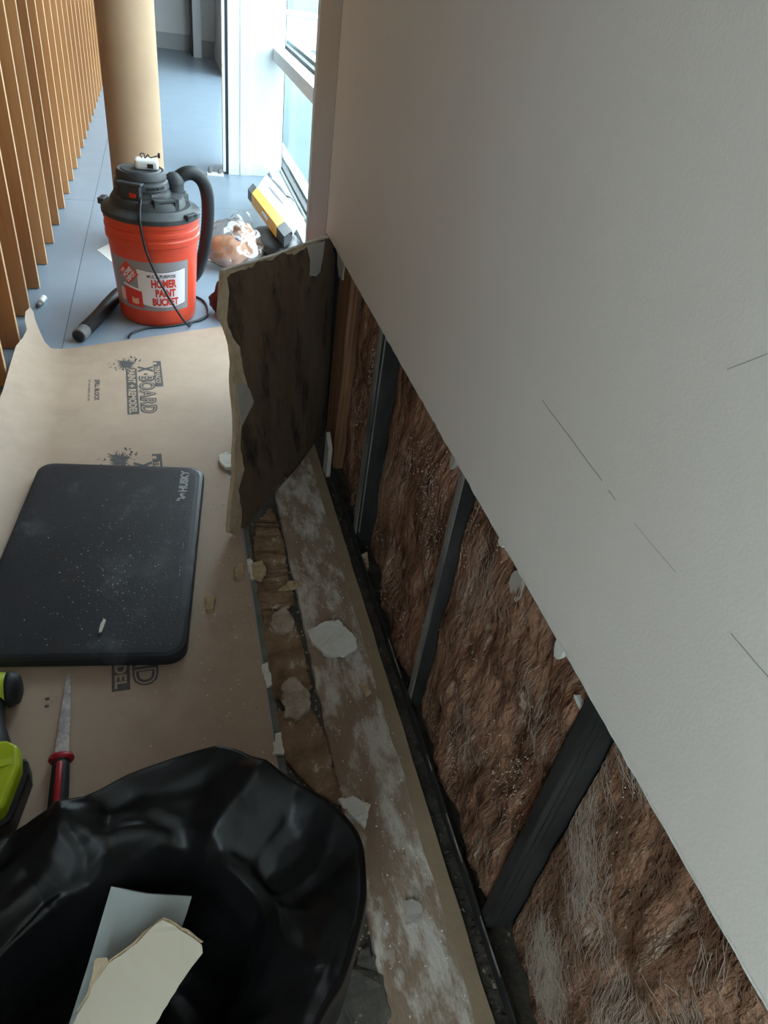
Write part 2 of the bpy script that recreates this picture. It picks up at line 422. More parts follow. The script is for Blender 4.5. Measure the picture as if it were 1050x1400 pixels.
box('window_pane', 0.70, 0.706, 4.87, 8.4, 0.08, 2.5, 'glass', w2)
box('window_rail', 0.63, 0.75, 4.86, 8.4, 2.5, 2.7, 'white_metal', w2)

# ---- left wall with upright timber fins
wl = box('wall_left', -0.75, -0.68, -0.55, 10.3, 0.0, 2.7, 'dark_back'); tag(wl, kind='structure')
w3 = box('window_3', -0.75, -0.66, -2.6, -0.55, 0.0, 0.7, 'far_paint'); tag(w3, kind='structure')
box('window_head', -0.75, -0.66, -2.6, -0.55, 2.05, 2.7, 'far_paint', w3)
box('window_jamb', -0.75, -0.66, -2.6, -2.3, 0.7, 2.05, 'far_paint', w3)
box('window_jamb', -0.75, -0.66, -0.68, -0.55, 0.7, 2.05, 'far_paint', w3)
box('window_pane', -0.714, -0.708, -2.3, -0.68, 0.7, 2.05, 'glass', w3)
fin0 = None
for i in range(42):
    y = 2.749 + 0.2475 * (i - 13)
    if y > 10.1: break
    if y < -0.55: continue
    if fin0 is None:
        fin0 = box('slat', -0.68, XL, y, y + .020, 0.004, 2.66, 'fin_wood', wl)
        edge0 = box('slat_edge_lit', XL - .0002, XL + .0012, y + .001, y + .019, 0.004, 2.66, 'fin_wood_lit', fin0)  # thin strip carrying the painted window light on the slat front
        y00 = y
    else:
        s = fin0.copy(); COL.objects.link(s); s.location = fin0.location + Vector((0, y - y00, 0))
        e = edge0.copy(); COL.objects.link(e); e.parent = s
ce = box('ceiling', -0.75, 0.80, -2.6, 10.3, 2.7, 2.75, 'far_paint'); tag(ce, kind='structure')
wb = box('wall_back', -0.75, 0.49, -2.7, -2.6, 0.0, 2.7, 'far_paint'); tag(wb, kind='structure')
# outside
og = box('ground', 0.82, 30.0, -6, 70, -0.30, -0.12, 'pavement'); tag(og, kind='structure')
rd = slab('road', [Vector(p) for p in ((1.9, 6, -.118), (30, -4, -.118), (30, 60, -.118), (4.2, 60, -.118))], (0, 0, -.002), 'road'); tag(rd, kind='structure')
kb = thing('street_block', (2.15, 13.5, -.12), 'white block standing outside on the pavement beyond the window', 'block')
box('block_body', 1.9, 2.4, 13.2, 13.8, -.12, .30, 'concrete_white', kb, bv=.01)
box('block_cap', 1.87, 2.43, 13.17, 13.83, .30, .34, 'concrete_white', kb, bv=.005)

# ---- kraft-wrapped column
co = lathe('column', [(.1045, 0.0), (.1045, 2.7)], (-0.118, 3.30, 0.0), 'kraft', n=56)
tag(co, kind='structure')

# ---- exposed slab strip along the wall
V = []; F = []; n = 160
for i in range(n + 1):
    y = -0.3 + 2.1 * i / n
    w = noise.noise(Vector((y * 6, 1, 0))) * .008 + noise.noise(Vector((y * 25, 2, 0))) * .004
    xl = 0.222 + w; xm = 0.335 + .004 * noise.noise(Vector((y * 9, 4, 0))); xr = 0.361 + .0015 * noise.noise(Vector((y * 12, 8, 0)))
    for x, z in ((xl - .002, -.0119), (xl, -.004 + .002 * noise.noise(Vector((y * 30, 5, 0)))), (xl + .01, -.0005), (xm, 0), (xr, 0), (xr + .001, -.0119)):
        V.append((x, y, z))
for i in range(n):
    for k in range(5):
        a = i * 6 + k; F.append((a, a + 1, a + 7, a + 6))
ss = mesh('floor_slab_strip', V, F, 'slab'); tag(ss, kind='structure')
V2 = []; F2 = []
for i in range(n + 1):
    y = -0.3 + 2.1 * i / n
    x0 = 0.335 + .006 * noise.noise(Vector((y * 9, 4, 0))) + .003 * noise.noise(Vector((y * 50, 4, 0)))
    V2 += [(x0, y, .0006), (0.3612 + .0015 * noise.noise(Vector((y * 12, 8, 0))), y, .0006)]
for i in range(n): F2.append((2 * i, 2 * i + 1, 2 * i + 3, 2 * i + 2))
mesh('clean_band', V2, F2, 'slab_clean', ss)
ve = box('cut_vinyl_edge', 0.128, 0.139, -0.3, 1.75, -0.0119, -0.001, 'vinyl_edge', fl)

# ================================================================== WALL CAVITY
bt = thing('bottom_track', (0.43, 0.7, -0.0119), 'dark mould-stained steel bottom track running under the studs', 'track')
box('track_base', 0.3645, 0.477, -0.3, 1.53, -0.0119, -0.008, 'track', bt)
V = []; F = []
for i in range(121):
    y = -0.3 + 1.83 * i / 120
    h = .021 + .004 * noise.noise(Vector((y * 11, 0, 5)))
    V += [(.3835, y, -.008), (.3835 - .002, y, h), (.3845, y, h), (.3848, y, -.008)]
for i in range(120):
    a = 4 * i; F += [(a, a + 4, a + 5, a + 1), (a + 1, a + 5, a + 6, a + 2), (a + 2, a + 6, a + 7, a + 3)]
mesh('track_flange', V, F, 'steel_dark', bt)
for y0_, y1_ in ((.28, .36), (.44, .52), (.60, .63), (.80, .90)): box('scraped_lip', .3812, .3822, y0_, y1_, .019, .0245, 'steel_light', bt)
crumbs('track_debris', [((RND.uniform(.3635, .382), RND.uniform(-.2, 1.5), -.008), RND.uniform(.001, .0045)) for _ in range(420)], 'track', bt)['kind'] = 'stuff'
def stud(y, w, label, fm, ribs):
    s = thing('steel_stud', (SX, y, 0.0), label, 'stud')
    box('flange', SX, SX + .0012, y, y + w, 0.022, CUT + .12, fm, s)
    box('web', SX + .0013, 0.4765, y - .0008, y + .0004, 0.0, CUT + .12, 'steel_dark', s)
    for dx in ribs: box('rib', SX + dx, SX + dx + .0025, y - .0022, y - .0008, 0.03, CUT + .1, fm, s)
    box('lip', SX + .0013, SX + .008, y + w - .001, y + w, 0.022, CUT + .12, 'steel_dark', s)
    return s
stud(1.232, .030, 'dark steel stud closest to the wood framing in the opened wall', 'steel_light', (.006,))
stud(0.750, .018, 'steel stud with a scraped pale face between two wide brown batts', 'steel_light', ())
stud(0.350, .016, 'black steel stud rising beside the streaky pale-fibred batt', 'steel_dark', (.010, .020))
ws = thing('wood_stud', (.43, 1.64, 0), 'reddish brown wooden stud at the end of the opened wall', 'stud')
box('board', SX + .003, .4765, 1.535, 1.60, 0.0, CUT + .12, 'stud_wood', ws, bv=.002)
box('board', SX + .012, .4765, 1.603, 1.69, 0.0, CUT + .12, 'stud_wood', ws, bv=.002)
P = [hx(x, y, SX + .002) for x, y in ((461, 345), (465, 347), (470, 354), (470, 365), (468, 383), (463, 378), (461, 362))]
slab('torn_paper', ragged([Vector((SX + .002, p.y, p.z)) for p in P], .001, .012, seed=4), (.0035, 0, 0), 'grey_paper', ws)
rm = slab('drywall_remnant', [(.376, 1.50, 0), (.376, 1.50, .09), (.374, 1.52, .11), (.374, 1.535, .12), (.374, 1.535, 0)], (-.011, 0, 0), 'grey_paper')
tag(rm, 'narrow pale drywall remnant standing at the foot of the wood framing', 'drywall')

def batt(y0, y1, seed, label, pale, far_rec=.05, near_rec=.016):
    ny, nz = max(16, int((y1 - y0) / .006)), 100
    zt = CUT + .10; V = []; F = []
    def fx(u, y, z):
        p = Vector((0, y * 1.0, z)) + Vector((seed * 3.1, 0, 0))
        x = SX + near_rec + (far_rec - near_rec) * (u ** 2.2)
        x0_ = x
        x += -.020 * noise.noise(p * 6.5) - .015 * noise.noise(p * 14) - .008 * noise.noise(Vector((p.x, p.y * 50, p.z * 22))) - .004 * noise.noise(p * 90)
        vo = noise.voronoi(p * 11)[0]
        x += .010 * min(1, vo[0] * 1.4)
        x = x0_ + (x - x0_) * (1 - .8 * u ** 6)
        return max(SX + .002, min(x, .465))
    for i in range(ny + 1):
        u = i / ny; y = y0 + (y1 - y0) * u
        for j in range(nz + 1):
            z = -.006 + (zt + .006) * j / nz
            V.append((fx(u, y, z), y, z))
    for i in range(ny):
        for j in range(nz):
            a = i * (nz + 1) + j; F.append((a, a + 1, a + nz + 2, a + nz + 1))
    b0 = len(V)                                   # back, closing the batt
    V += [(.4765, y0, -.006), (.4765, y0, zt), (.4765, y1, zt), (.4765, y1, -.006)]
    F.append((b0, b0 + 1, b0 + 2, b0 + 3))
    F.append(tuple([b0 + 1, b0] + list(range(0, nz + 1)))); F.append(tuple([b0 + 3, b0 + 2] + [ny * (nz + 1) + j for j in range(nz, -1, -1)]))
    root = thing('insulation_batt', (.43, (y0 + y1) / 2, -.006), label, 'insulation')
    mesh('batt_body', V, F, 'insulation', root, smooth=True)
    rr = random.Random(seed)
    for nm, cnt, m_, sc in (('loose_fibres', int(2600 * (y1 - y0) / .4), 'fibre', 1.0), ('pale_fibres', int(pale * (y1 - y0) / .4), 'fibre_pale', 1.3)):
        FV = []; FF = []
        made = 0; tries = 0
        while made < cnt and tries < cnt * 12:
            tries += 1
            u = rr.uniform(.01, .99); y = y0 + (y1 - y0) * u; z = rr.uniform(0.01, zt)
            if nm == 'pale_fibres' and rr.random() > max(0, noise.noise(Vector((seed, y * 8, z * 6))) + .08) ** 1.6 * 3: continue
            if y < .0 : continue
            made += 1
            flow = 1.35 + .9 * noise.noise(Vector((seed * 2, y * 5, z * 5))) - (.75 if (seed == 4) else 0)
            flow += rr.uniform(-.5, .5); ln = rr.uniform(.006, .024) * sc * (1.5 if seed == 4 else 1); w = rr.uniform(.00018, .00042); base = len(FV); yy, zz = y, z
            cv = rr.uniform(-14, 14)
            for k in range(4):
                uu = min(1, max(0, (yy - y0) / (y1 - y0)))
                x = fx(uu, yy, zz) - .0006 - rr.uniform(0, .0018) * (k in (1, 2))
                FV += [(x, yy - w * math.sin(flow), zz + w * math.cos(flow)), (x, yy + w * math.sin(flow), zz - w * math.cos(flow))]
                yy = min(y1 - .002, max(y0 + .002, yy + math.cos(flow) * ln / 3)); zz += math.sin(flow) * ln / 3; flow += cv * ln / 3
            for k in range(3): FF.append((base + 2 * k, base + 2 * k + 1, base + 2 * k + 3, base + 2 * k + 2))
        if made: mesh(nm, FV, FF, m_, root)['kind'] = 'stuff'
    sp = []
    while len(sp) < int(900 * (y1 - y0) / .4):
        y = rr.uniform(y0 + .004, y1 - .004); z = rr.uniform(.01, CUT + .02)
        if rr.random() < max(0, noise.noise(Vector((seed + 7, y * 10, z * 6))) - .02) ** 1.5 * 3: sp.append((y, z))
    V = []; F = []
    for y, z in sp:
        x = fx((y - y0) / (y1 - y0), y, z); b = len(V); q = rr.choice((.0006, .001, .0018))
        V += [(x - q, y, z), (x + q, y - q, z - q), (x + q, y + q, z - q * .6), (x + q, y, z + q)]
        F += [(b, b + 1, b + 2), (b, b + 2, b + 3), (b, b + 3, b + 1), (b + 1, b + 3, b + 2)]
    mesh('plaster_dust', V, F, 'fibre_pale', root)['kind'] = 'stuff'
    return root
batt(1.269, 1.531, 1, 'narrow brown insulation batt between the wood framing and a steel stud', 700, .03, .012)
batt(0.770, 1.226, 2, 'tall reddish brown insulation batt with vertical streaks', 1100, .040, .006)
batt(0.368, 0.744, 3, 'wide brown insulation batt holding a white plaster chip', 1100, .020, .006)
batt(-0.25, 0.344, 4, 'brown insulation batt with long pale curling fibres beside the black stud', 4600, .042, .006)
# plaster bits caught on the insulation
def stuck(name, px_, size, m_, label, seed, X=SX + .004):
    rr = random.Random(seed); c = hx(*px_, X); k = 9; P = []
    for i in range(k):
        a = 2 * math.pi * i / k; q = rr.uniform(.75, 1.15)
        P.append((X, c.y + math.cos(a) * size[0] * q, c.z + math.sin(a) * size[1] * q))
    return tag(slab(name, P, (.006, 0, 0), m_), label, 'plaster chip')
stuck('plaster_chip', (763, 887), (.010, .014), 'chip_white', 'rounded white plaster chip stuck on the brown insulation', 1)
stuck('plaster_chip', (793, 966), (.014, .004), 'chip_white', 'thin white plaster sliver at the top of the black stud', 2)
stuck('paper_scrap', (618, 630), (.010, .016), 'grey_paper', 'grey paper scrap hanging on top of the scraped steel stud', 3, X=SX - .004)
stuck('paper_scrap', (706, 798), (.020, .022), 'grey_paper', 'tan paper scrap hanging under the cut wall edge on insulation', 4)
stuck('paper_scrap', (684, 742), (.007, .006), 'chip_white', 'small pale plaster scrap on insulation beneath the cut edge', 5)

# ================================================================== TORN FLAP of drywall
TL = Vector((.100, 1.50, CUT)); TR = Vector((.392, 1.734, CUT - .003)); BL = Vector((.108, 1.275, 0)); BR = Vector((.408, 1.736, 0))
def patch_pt(s, t): return (TL * (1 - s) + TR * s) * (1 - t) + (BL * (1 - s) + BR * s) * t
def on_patch_st(x, y):
    d_ = Vector(ray(x, y)); o = Vector((0, 0, CAM_H)); s = t = .5
    k = (patch_pt(s, t) - o).length / d_.length
    for _ in range(25):
        e = patch_pt(s, t) - (o + d_ * k)
        ds = (TR - TL) * (1 - t) + (BR - BL) * t; dt = (BL * (1 - s) + BR * s) - (TL * (1 - s) + TR * s)
        dl = Matrix((ds, dt, -d_)).transposed().inverted() @ e; s -= dl.x; t -= dl.y; k -= dl.z
    return Vector((min(s, 1.0), t, 0))
def on_patch(x, y): q = on_patch_st(x, y); return patch_pt(q.x, q.y)
board = [(318, 368), (345, 360), (380, 349), (420, 334), (449, 324), (458, 350), (459, 382), (457, 430), (455, 484), (450, 540), (444, 583), (434, 606),
         (421, 632), (411, 655), (388, 671), (378, 679), (355, 699), (338, 722), (323, 731), (314, 729), (316, 688), (319, 668), (321, 644), (321, 617),
         (323, 596), (323, 578), (322, 562), (318, 523), (319, 497), (316, 471), (308, 445), (301, 431), (303, 395), (305, 371)]
paper = [(322, 372), (330, 369), (345, 366), (352, 357), (372, 356), (386, 345), (402, 349), (420, 337), (449, 326), (458, 350), (459, 382), (457, 430), (455, 484), (450, 540), (444, 583), (434, 606),
         (421, 632), (411, 655), (388, 671), (378, 679), (355, 699), (336, 724), (329, 722), (331, 701), (326, 671), (334, 642), (329, 615), (331, 583), (347, 550),
         (339, 530), (333, 510), (328, 474), (318, 461), (310, 438), (313, 399), (310, 380), (315, 374)]
fn_ = ((TR - TL).cross(BL - TL)).normalized()
if fn_.y > 0: fn_ = -fn_
def patch_solid(name, pxs, thick, lift, m_, parent, amp, step, seed):
    """plate on the warped flap: outline in the flap's own coordinates, filled, subdivided, then bent into place"""
    P = ragged([on_patch_st(*p) for p in pxs], amp / .4, step / .4, seed=seed)
    bm = bmesh.new(); a = [bm.verts.new((p.x, p.y, 0)) for p in P]; n = len(a)
    bmesh.ops.triangle_fill(bm, edges=[bm.edges.new((a[i], a[(i + 1) % n])) for i in range(n)], use_beauty=True)
    for _ in range(5):
        es = [e for e in bm.edges if e.calc_length() > .09]
        if not es: break
        bmesh.ops.subdivide_edges(bm, edges=es, cuts=1); bmesh.ops.triangulate(bm, faces=bm.faces)
    bd = [e for e in bm.edges if e.is_boundary]
    bm.verts.index_update(); nv = len(bm.verts); V = []
    for off in (0, -thick):
        for v in bm.verts:
            p = patch_pt(v.co.x, v.co.y) + fn_ * (lift + off + .002 * noise.noise(Vector((v.co.x * 6, v.co.y * 6, 3))))
            p.z = max(p.z, .0015); p.y = min(p.y, 1.755); V.append(p)
    F = [tuple(v.index for v in f.verts) for f in bm.faces]; F += [tuple(i + nv for i in reversed(f)) for f in F]
    F += [(e.verts[0].index, e.verts[1].index, e.verts[1].index + nv, e.verts[0].index + nv) for e in bd]
    bm.free()
    return mesh(name, V, F, m_, parent)
fp = thing('drywall_flap', (.25, 1.5, 0), 'torn drywall flap folded out from the wall, its brown paper back mouldy', 'drywall')
patch_solid('gypsum_core', board, .0125, 0, 'gypsum_tan', fp, .0015, .012, 5)
patch_solid('paper_backing', paper, .0016, .0017, 'brown_paper', fp, .0016, .010, 6)
patch_solid('bare_patch', [(419, 337), (443, 329), (441, 348), (437, 372), (431, 378), (422, 377), (423, 355)], .0009, .0027, 'grey_paper', fp, .001, .01, 7)
patch_solid('bare_patch', [(333, 524), (340, 531), (346, 549), (338, 568), (331, 580), (327, 560), (322, 524)], .0018, .0019, 'grey_paper', fp, .001, .01, 8)
ct = [on_patch(*p) for p in ((306, 371), (318, 367), (345, 360), (380, 349), (420, 334), (449, 324))]
ctp = [p - fn_ * (-.0005) + Vector((0, 0, .0005)) for p in ct] + [p - fn_ * .013 + Vector((0, 0, .0012)) for p in reversed(ct)]
slab('cut_top', ragged(ctp, .0006, .02, seed=3), (0, 0, .003), 'gypsum', fp)

# ================================================================== CARDBOARD floor protection
X0C = -.33
def lift_z(x): return 3.0 * max(0.0, X0C - x) ** 2
def curl_pt(x, y):
    """pixel -> point on the sheet, whose left margin curls up against the fins"""
    z = 0.0
    for _ in range(30): p = gz(x, y, z); z = .5 * z + .5 * lift_z(max(p.x, XL))
    p = gz(x, y, z); return Vector((max(p.x, XL + .004), p.y))
CZ = .0022
cb = thing('floor_protection_board', (-.15, 1.2, 0), 'tan cardboard floor protection sheet with grey print and a curled corner', 'cardboard sheet')
flat = [(XL + .004, -.35), (.125, -.35), (.125, .6), (.124, 1.15), (.122, 1.42), (.108, 1.50), (.112, 1.60), (.20, 1.80), (.21, 2.468), (.176, 2.455), (-.10, 2.347), (-.345, 2.256)]
flat += [tuple(curl_pt(*p)) for p in ((70, 477), (61, 468), (53, 450), (48, 437), (46, 427), (41, 421), (35, 427), (34, 437), (37, 452), (31, 463), (22, 474), (14, 500), (4, 535))]
flat += [(XL + .004, 1.5), (XL + .004, .6)]
bm = bmesh.new(); va = [bm.verts.new((x, y, 0)) for x, y in flat]; n = len(va)
bmesh.ops.triangle_fill(bm, edges=[bm.edges.new((va[i], va[(i + 1) % n])) for i in range(n)], use_beauty=True)
for _ in range(10):
    es = [e for e in bm.edges if e.calc_length() > (.022 if min(e.verts[0].co.x, e.verts[1].co.x) < X0C else .2)]
    if not es: break
    bmesh.ops.subdivide_edges(bm, edges=es, cuts=1); bmesh.ops.triangulate(bm, faces=bm.faces)
bd = [e for e in bm.edges if e.is_boundary]; bm.verts.index_update(); nv = len(bm.verts)
V = [Vector((v.co.x, v.co.y, CZ - o + lift_z(v.co.x))) for o in (0, .0018) for v in bm.verts]
F = [tuple(v.index for v in f.verts) for f in bm.faces]; F += [tuple(i + nv for i in reversed(f)) for f in F]
F += [(e.verts[0].index, e.verts[1].index, e.verts[1].index + nv, e.verts[0].index + nv) for e in bd]; bm.free()
mesh('sheet', V, F, 'cardboard', cb, smooth=True).modifiers.new('split', 'EDGE_SPLIT').split_angle = 0.7
# printed marks (three repeats)
ROT = math.radians(2.5)
def pr(ox, oy, length, height, z):
    """text box starting at (ox,oy): reading direction towards -Y, letter tops towards +X"""
    dx = Vector((math.sin(ROT), -math.cos(ROT), 0)); up = Vector((math.cos(ROT), math.sin(ROT), 0)); o = Vector((ox, oy, z))
    return lambda u, v: o + dx * (u * length) + up * (v * height)
def quad(name, fn, m_, parent):
    return mesh(name, [fn(0, 0), fn(1, 0), fn(1, 1), fn(0, 1)], [(0, 1, 2, 3)], m_, parent)
def printed(dy, dx=0.0):
    z = CZ + .0004; z2 = CZ + .0008; x = dx; y = dy
    f = pr(-.080 + x, 2.170 + y, .168, .024, z); quad('printed_bar', f, 'ink', cb)
    f = pr(-.076 + x, 2.135 + y, .112, .016, z2); text('printed_text', 'TRIMACO', f, 'cardboard', cb, .03)
    f = pr(-.079 + x, 2.160 + y, .014, .010, z2); quad('printed_text', f, 'cardboard', cb)
    f = pr(-.161 + x, 2.118 + y, .280, .032, z); quad('printed_bar', f, 'ink', cb)
    f = pr(-.156 + x, 2.112 + y, .268, .022, z2); text('printed_text', 'PAINT + REMODEL', f, 'cardboard', cb, .035)
    f = pr(-.126 + x, 2.135 + y, .040, .046, z2); text('printed_text', 'X', f, 'ink', cb, .06)
    f = pr(-.106 + x, 2.086 + y, .009, .010, z2); quad('printed_text', f, 'ink', cb)
    f = pr(-.123 + x, 2.068 + y, .225, .048, z2); text('printed_text', 'BOARD', f, 'ink', cb, .055, 1.10)
    f2 = pr(-.123 + x + .0042, 2.068 + y - .0035, .2175, .0395, z2 + .0003); text('printed_text', 'BOARD', f2, 'cardboard', cb, -.022, 1.17)
    # ink splatter behind the words
    rr = random.Random(11); c = Vector((-.162 + x, 2.150 + y, z - .0001)); P = []
    for i in range(44):
        a = 2 * math.pi * i / 44; q = (.034 if i % 2 else .020) * rr.uniform(.7, 1.25)
        P.append(c + Vector((math.cos(a) * q, math.sin(a) * q * 1.15, 0)))
    sheet('printed_splatter', P, 'ink', cb)
    for i in range(26):
        a = rr.uniform(0, 6.28); q = rr.uniform(.034, .056); s = rr.uniform(.001, .0042); cc = c + Vector((math.cos(a) * q, math.sin(a) * q, 0))
        sheet('printed_splatter', [cc + Vector((math.cos(b) * s * rr.uniform(.6, 1.3), math.sin(b) * s * rr.uniform(.8, 2.0), 0)) for b in [k * 1.047 for k in range(6)]], 'ink', cb)
printed(0.0); printed(-.537, -.002); printed(-.975, -.002)
for dy in (0.0,):
    text('printed_text', 'SPILL BLOCK', pr(-.248, 2.047 + dy, .128, .014, CZ + .0005), 'ink', cb, .04)
    text('printed_text', 'IIII IIII IIIIIIII IIII IIII', pr(-.266, 2.047 + dy, .128, .0055, CZ + .0005), 'ink', cb)
text('printed_text', 'II', pr(-.262, .868, .022, .007, CZ + .0005), 'ink', cb)

# ================================================================== KNEELING MAT
FL_, FR_, NR_ = Vector((-.345, 1.575)), Vector((.050, 1.525)), Vector((-.018, .905)); NL_ = FL_ + NR_ - FR_
ex = (FR_ - FL_).normalized(); ey = (FL_ - NL_).normalized(); Wm = (FR_ - FL_).length; Lm = (FL_ - NL_).length
mo = [];  rad = .038
for cx, cy, a0 in ((rad, rad, 180), (Wm - rad, rad, 270), (Wm - rad, Lm - rad, 0), (rad, Lm - rad, 90)):
    for k in range(7):
        a = math.radians(a0 + 15 * k); mo.append((cx + rad * math.cos(a), cy + rad * math.sin(a)))
def mp(u, v, z): p = NL_ + ex * u + ey * v; return Vector((p.x, p.y, z))
mz = CZ + .0005
km = thing('kneeling_mat', mp(Wm / 2, Lm / 2, mz), 'thick black foam kneeling mat with dust on the cardboard', 'kneeling mat')
ins = lambda k: [(Wm / 2 + (u - Wm / 2) * (1 - k / Wm * 2), Lm / 2 + (v - Lm / 2) * (1 - k / Lm * 2)) for u, v in mo]
rings = [(ins(.004), 0), (ins(0), .004), (ins(0), .020), (ins(.003), .026), (ins(.010), .0285), (ins(.02), .029)]
V = []; F = []; n = len(mo)
for P, z in rings: V += [mp(u, v, mz + z) for u, v in P]
for i in range(len(rings) - 1):
    for j in range(n): F.append((i * n + j, i * n + (j + 1) % n, (i + 1) * n + (j + 1) % n, (i + 1) * n + j))
F += [tuple(range(n)), tuple(range((len(rings) - 1) * n, len(rings) * n))]
mesh('foam_body', V, F, 'foam', km)
mt = mz + .0297
# logo reads towards +Y, letter tops towards -X
def hk(x0, y0, length, height): return lambda u, v: mp(x0 - v * height, y0 + u * length, mt)
text('brand_print', 'HUSKY', hk(.3620, .512, .090, .021), 'foam_print', km, .055, 1.0)
lg = [(0, .0), (.010, .004), (.006, .010), (.018, .010), (.022, .018), (.012, .026), (.020, .030), (.012, .034), (.006, .030), (.008, .022), (.013, .016), (.004, .014)]
sheet('brand_print', [mp(.3630 - .024 + a, .474 + b, mt) for a, b in lg], 'foam_print', km)
dsp = []
for _ in range(360):
    u = min(Wm - .03, max(.03, RND.gauss(.25, .085))); v = min(Lm - .03, max(.03, RND.gauss(.2, .11)))
    dsp.append((mp(u, v, mt - .0004), RND.choice((.0006, .0008, .001, .0016))))
crumbs('dust_crumbs', dsp, 'chip_white', km)['kind'] = 'stuff'
c0 = gz(139, 856, mt + .001)
sv = slab('plaster_sliver', [c0 + Vector(p) for p in ((-.004, -.018, .003), (.001, -.016, .003), (.006, .004, .004), (.007, .014, .003), (.003, .016, .003), (-.002, .002, .004))], (0, 0, -.0030), 'chip_white')
tag(sv, 'white plaster sliver lying on the black mat', 'plaster chip')

# ================================================================== BROKEN FLOORING STRIP between vinyl and slab
def patch(name, pxs, h, m_, label, cat, z0=-.0119, seed=0, group=None, tilt=(0, 0)):
    P = [gz(x, y, 0)[:2] for x, y in pxs]
    return chunk(name, P, h, m_, label, cat, group, seed, z0, tilt)
patch('adhesive_layer', [(350, 715), (370, 692), (380, 715), (389, 750), (397, 795), (403, 822), (392, 832), (372, 826), (354, 832), (352, 800), (347, 760)], .007, 'adhesive', 'brown adhesive layer left on the floor beneath the drywall flap', 'adhesive', seed=1)
patch('adhesive_layer', [(358, 836), (378, 834), (400, 838), (409, 868), (420, 908), (426, 940), (418, 958), (392, 962), (374, 950), (366, 905)], .007, 'adhesive', 'brown adhesive layer on the floor beside the large plaster chip', 'adhesive', seed=2)
patch('adhesive_layer', [(378, 968), (396, 974), (424, 966), (434, 985), (448, 1020), (464, 1078), (470, 1100), (430, 1080), (392, 1040), (384, 1005)], .007, 'adhesive', 'brown adhesive layer on the floor behind the black bag', 'adhesive', seed=3)
patch('adhesive_layer', [(505, 1290), (520, 1330), (535, 1400), (440, 1420), (470, 1340)], .006, 'subfloor', 'dark adhesive layer on the floor right of the black bag', 'adhesive', seed=4)
patch('mortar_patch', [(385, 940), (402, 926), (420, 945), (424, 972), (404, 990), (388, 978)], .009, 'adhesive_pale', 'pale lumpy mortar patch between adhesive and slab behind the bag', 'mortar', seed=5, z0=-.0049)
patch('mortar_patch', [(374, 842), (388, 832), (402, 850), (400, 866), (380, 868), (370, 858)], .008, 'adhesive_pale', 'small pale mortar patch beside the big plaster chip', 'mortar', seed=6, z0=-.0049)
patch('plaster_chip', [(419, 866), (440, 856), (462, 853), (486, 880), (487, 892), (468, 902), (446, 900), (428, 884)], .007, 'chip_white', 'large white plaster chip with three nail marks on the slab', 'plaster chip', z0=.0006, seed=7, tilt=(.08, 0))
patch('plaster_chip', [(462, 1096), (482, 1092), (506, 1104), (498, 1136), (480, 1118)], .007, 'chip_white', 'white plaster chip tucked beside the rim of the black bag', 'plaster chip', z0=.0006, seed=8)
patch('plaster_chip', [(490, 938), (497, 934), (507, 950), (500, 954)], .005, 'chip_tan', 'small cream stick-shaped chip on the slab', 'plaster chip', z0=.0006, seed=9)
patch('tan_scrap', [(552, 1233), (574, 1230), (576, 1262), (555, 1266)], .002, 'grey_paper', 'square tan scrap flat on the slab right of the bag', 'paper scrap', z0=.0006, seed=10)
patch('paper_curl', [(380, 808), (396, 797), (414, 799), (405, 806), (390, 809)], .004, 'chip_tan', 'curled tan paper scrap across the dark crack', 'paper scrap', z0=-.003, seed=11, tilt=(.1, .05))
patch('plaster_chip', [(300, 628), (309, 624), (320, 628), (321, 643), (309, 645), (301, 638)], .010, 'chip_white', 'round white plaster chip on cardboard beside the drywall flap', 'plaster chip', z0=CZ + .0004, seed=12)
patch('gypsum_lump', [(280, 822), (288, 818), (295, 824), (292, 838), (283, 840)], .012, 'chip_tan', 'tan gypsum lump lying on the cardboard right of the mat', 'gypsum lump', z0=CZ + .0004, seed=13)
patch('gypsum_lump', [(319, 785), (327, 776), (335, 781), (333, 792), (322, 797)], .012, 'chip_tan', 'tan gypsum lump at the edge of the cardboard beside the crack', 'gypsum lump', z0=CZ + .0004, seed=14)
patch('plaster_strip', [(337, 768), (343, 765), (349, 790), (344, 797)], .006, 'chip_white', 'white plaster strip on the cut vinyl edge near the flap', 'plaster chip', z0=-.0008, seed=15)
patch('plaster_strip', [(358, 912), (366, 908), (372, 938), (364, 942)], .006, 'chip_white', 'white plaster strip on the cut vinyl edge midway to the bag', 'plaster chip', z0=-.0008, seed=16)
patch('plaster_strip', [(376, 1006), (384, 1004), (388, 1034), (372, 1034)], .006, 'chip_white', 'white plaster strip on the vinyl edge touching the black bag', 'plaster chip', z0=-.0008, seed=17)
patch('gypsum_lump', [(345, 775), (358, 772), (364, 785), (356, 797), (346, 792)], .012, 'chip_tan', 'tan gypsum lump in the crack beside the white strip', 'gypsum lump', z0=-.0008, seed=18)
patch('gypsum_lump', [(494, 762), (502, 758), (504, 778), (498, 784)], .014, 'chip_tan', 'tan gypsum lump lying in the dark track', 'gypsum lump', z0=-.007, seed=19)
sp = [((RND.uniform(.135, .225), RND.uniform(.1, 1.35), -.0119), RND.uniform(.001, .004)) for _ in range(420)]
tag(crumbs('plaster_crumbs', sp, 'chip_tan'), 'tan plaster crumbs scattered along the broken flooring strip', 'crumbs', kind='stuff')
sp = [((RND.uniform(.235, .345), RND.uniform(.1, 1.45), .0), RND.choice((.0008, .0012, .002))) for _ in range(300)]
tag(crumbs('slab_crumbs', sp, 'chip_white'), 'small white plaster crumbs scattered over the dusty slab', 'crumbs', kind='stuff')
sp = []
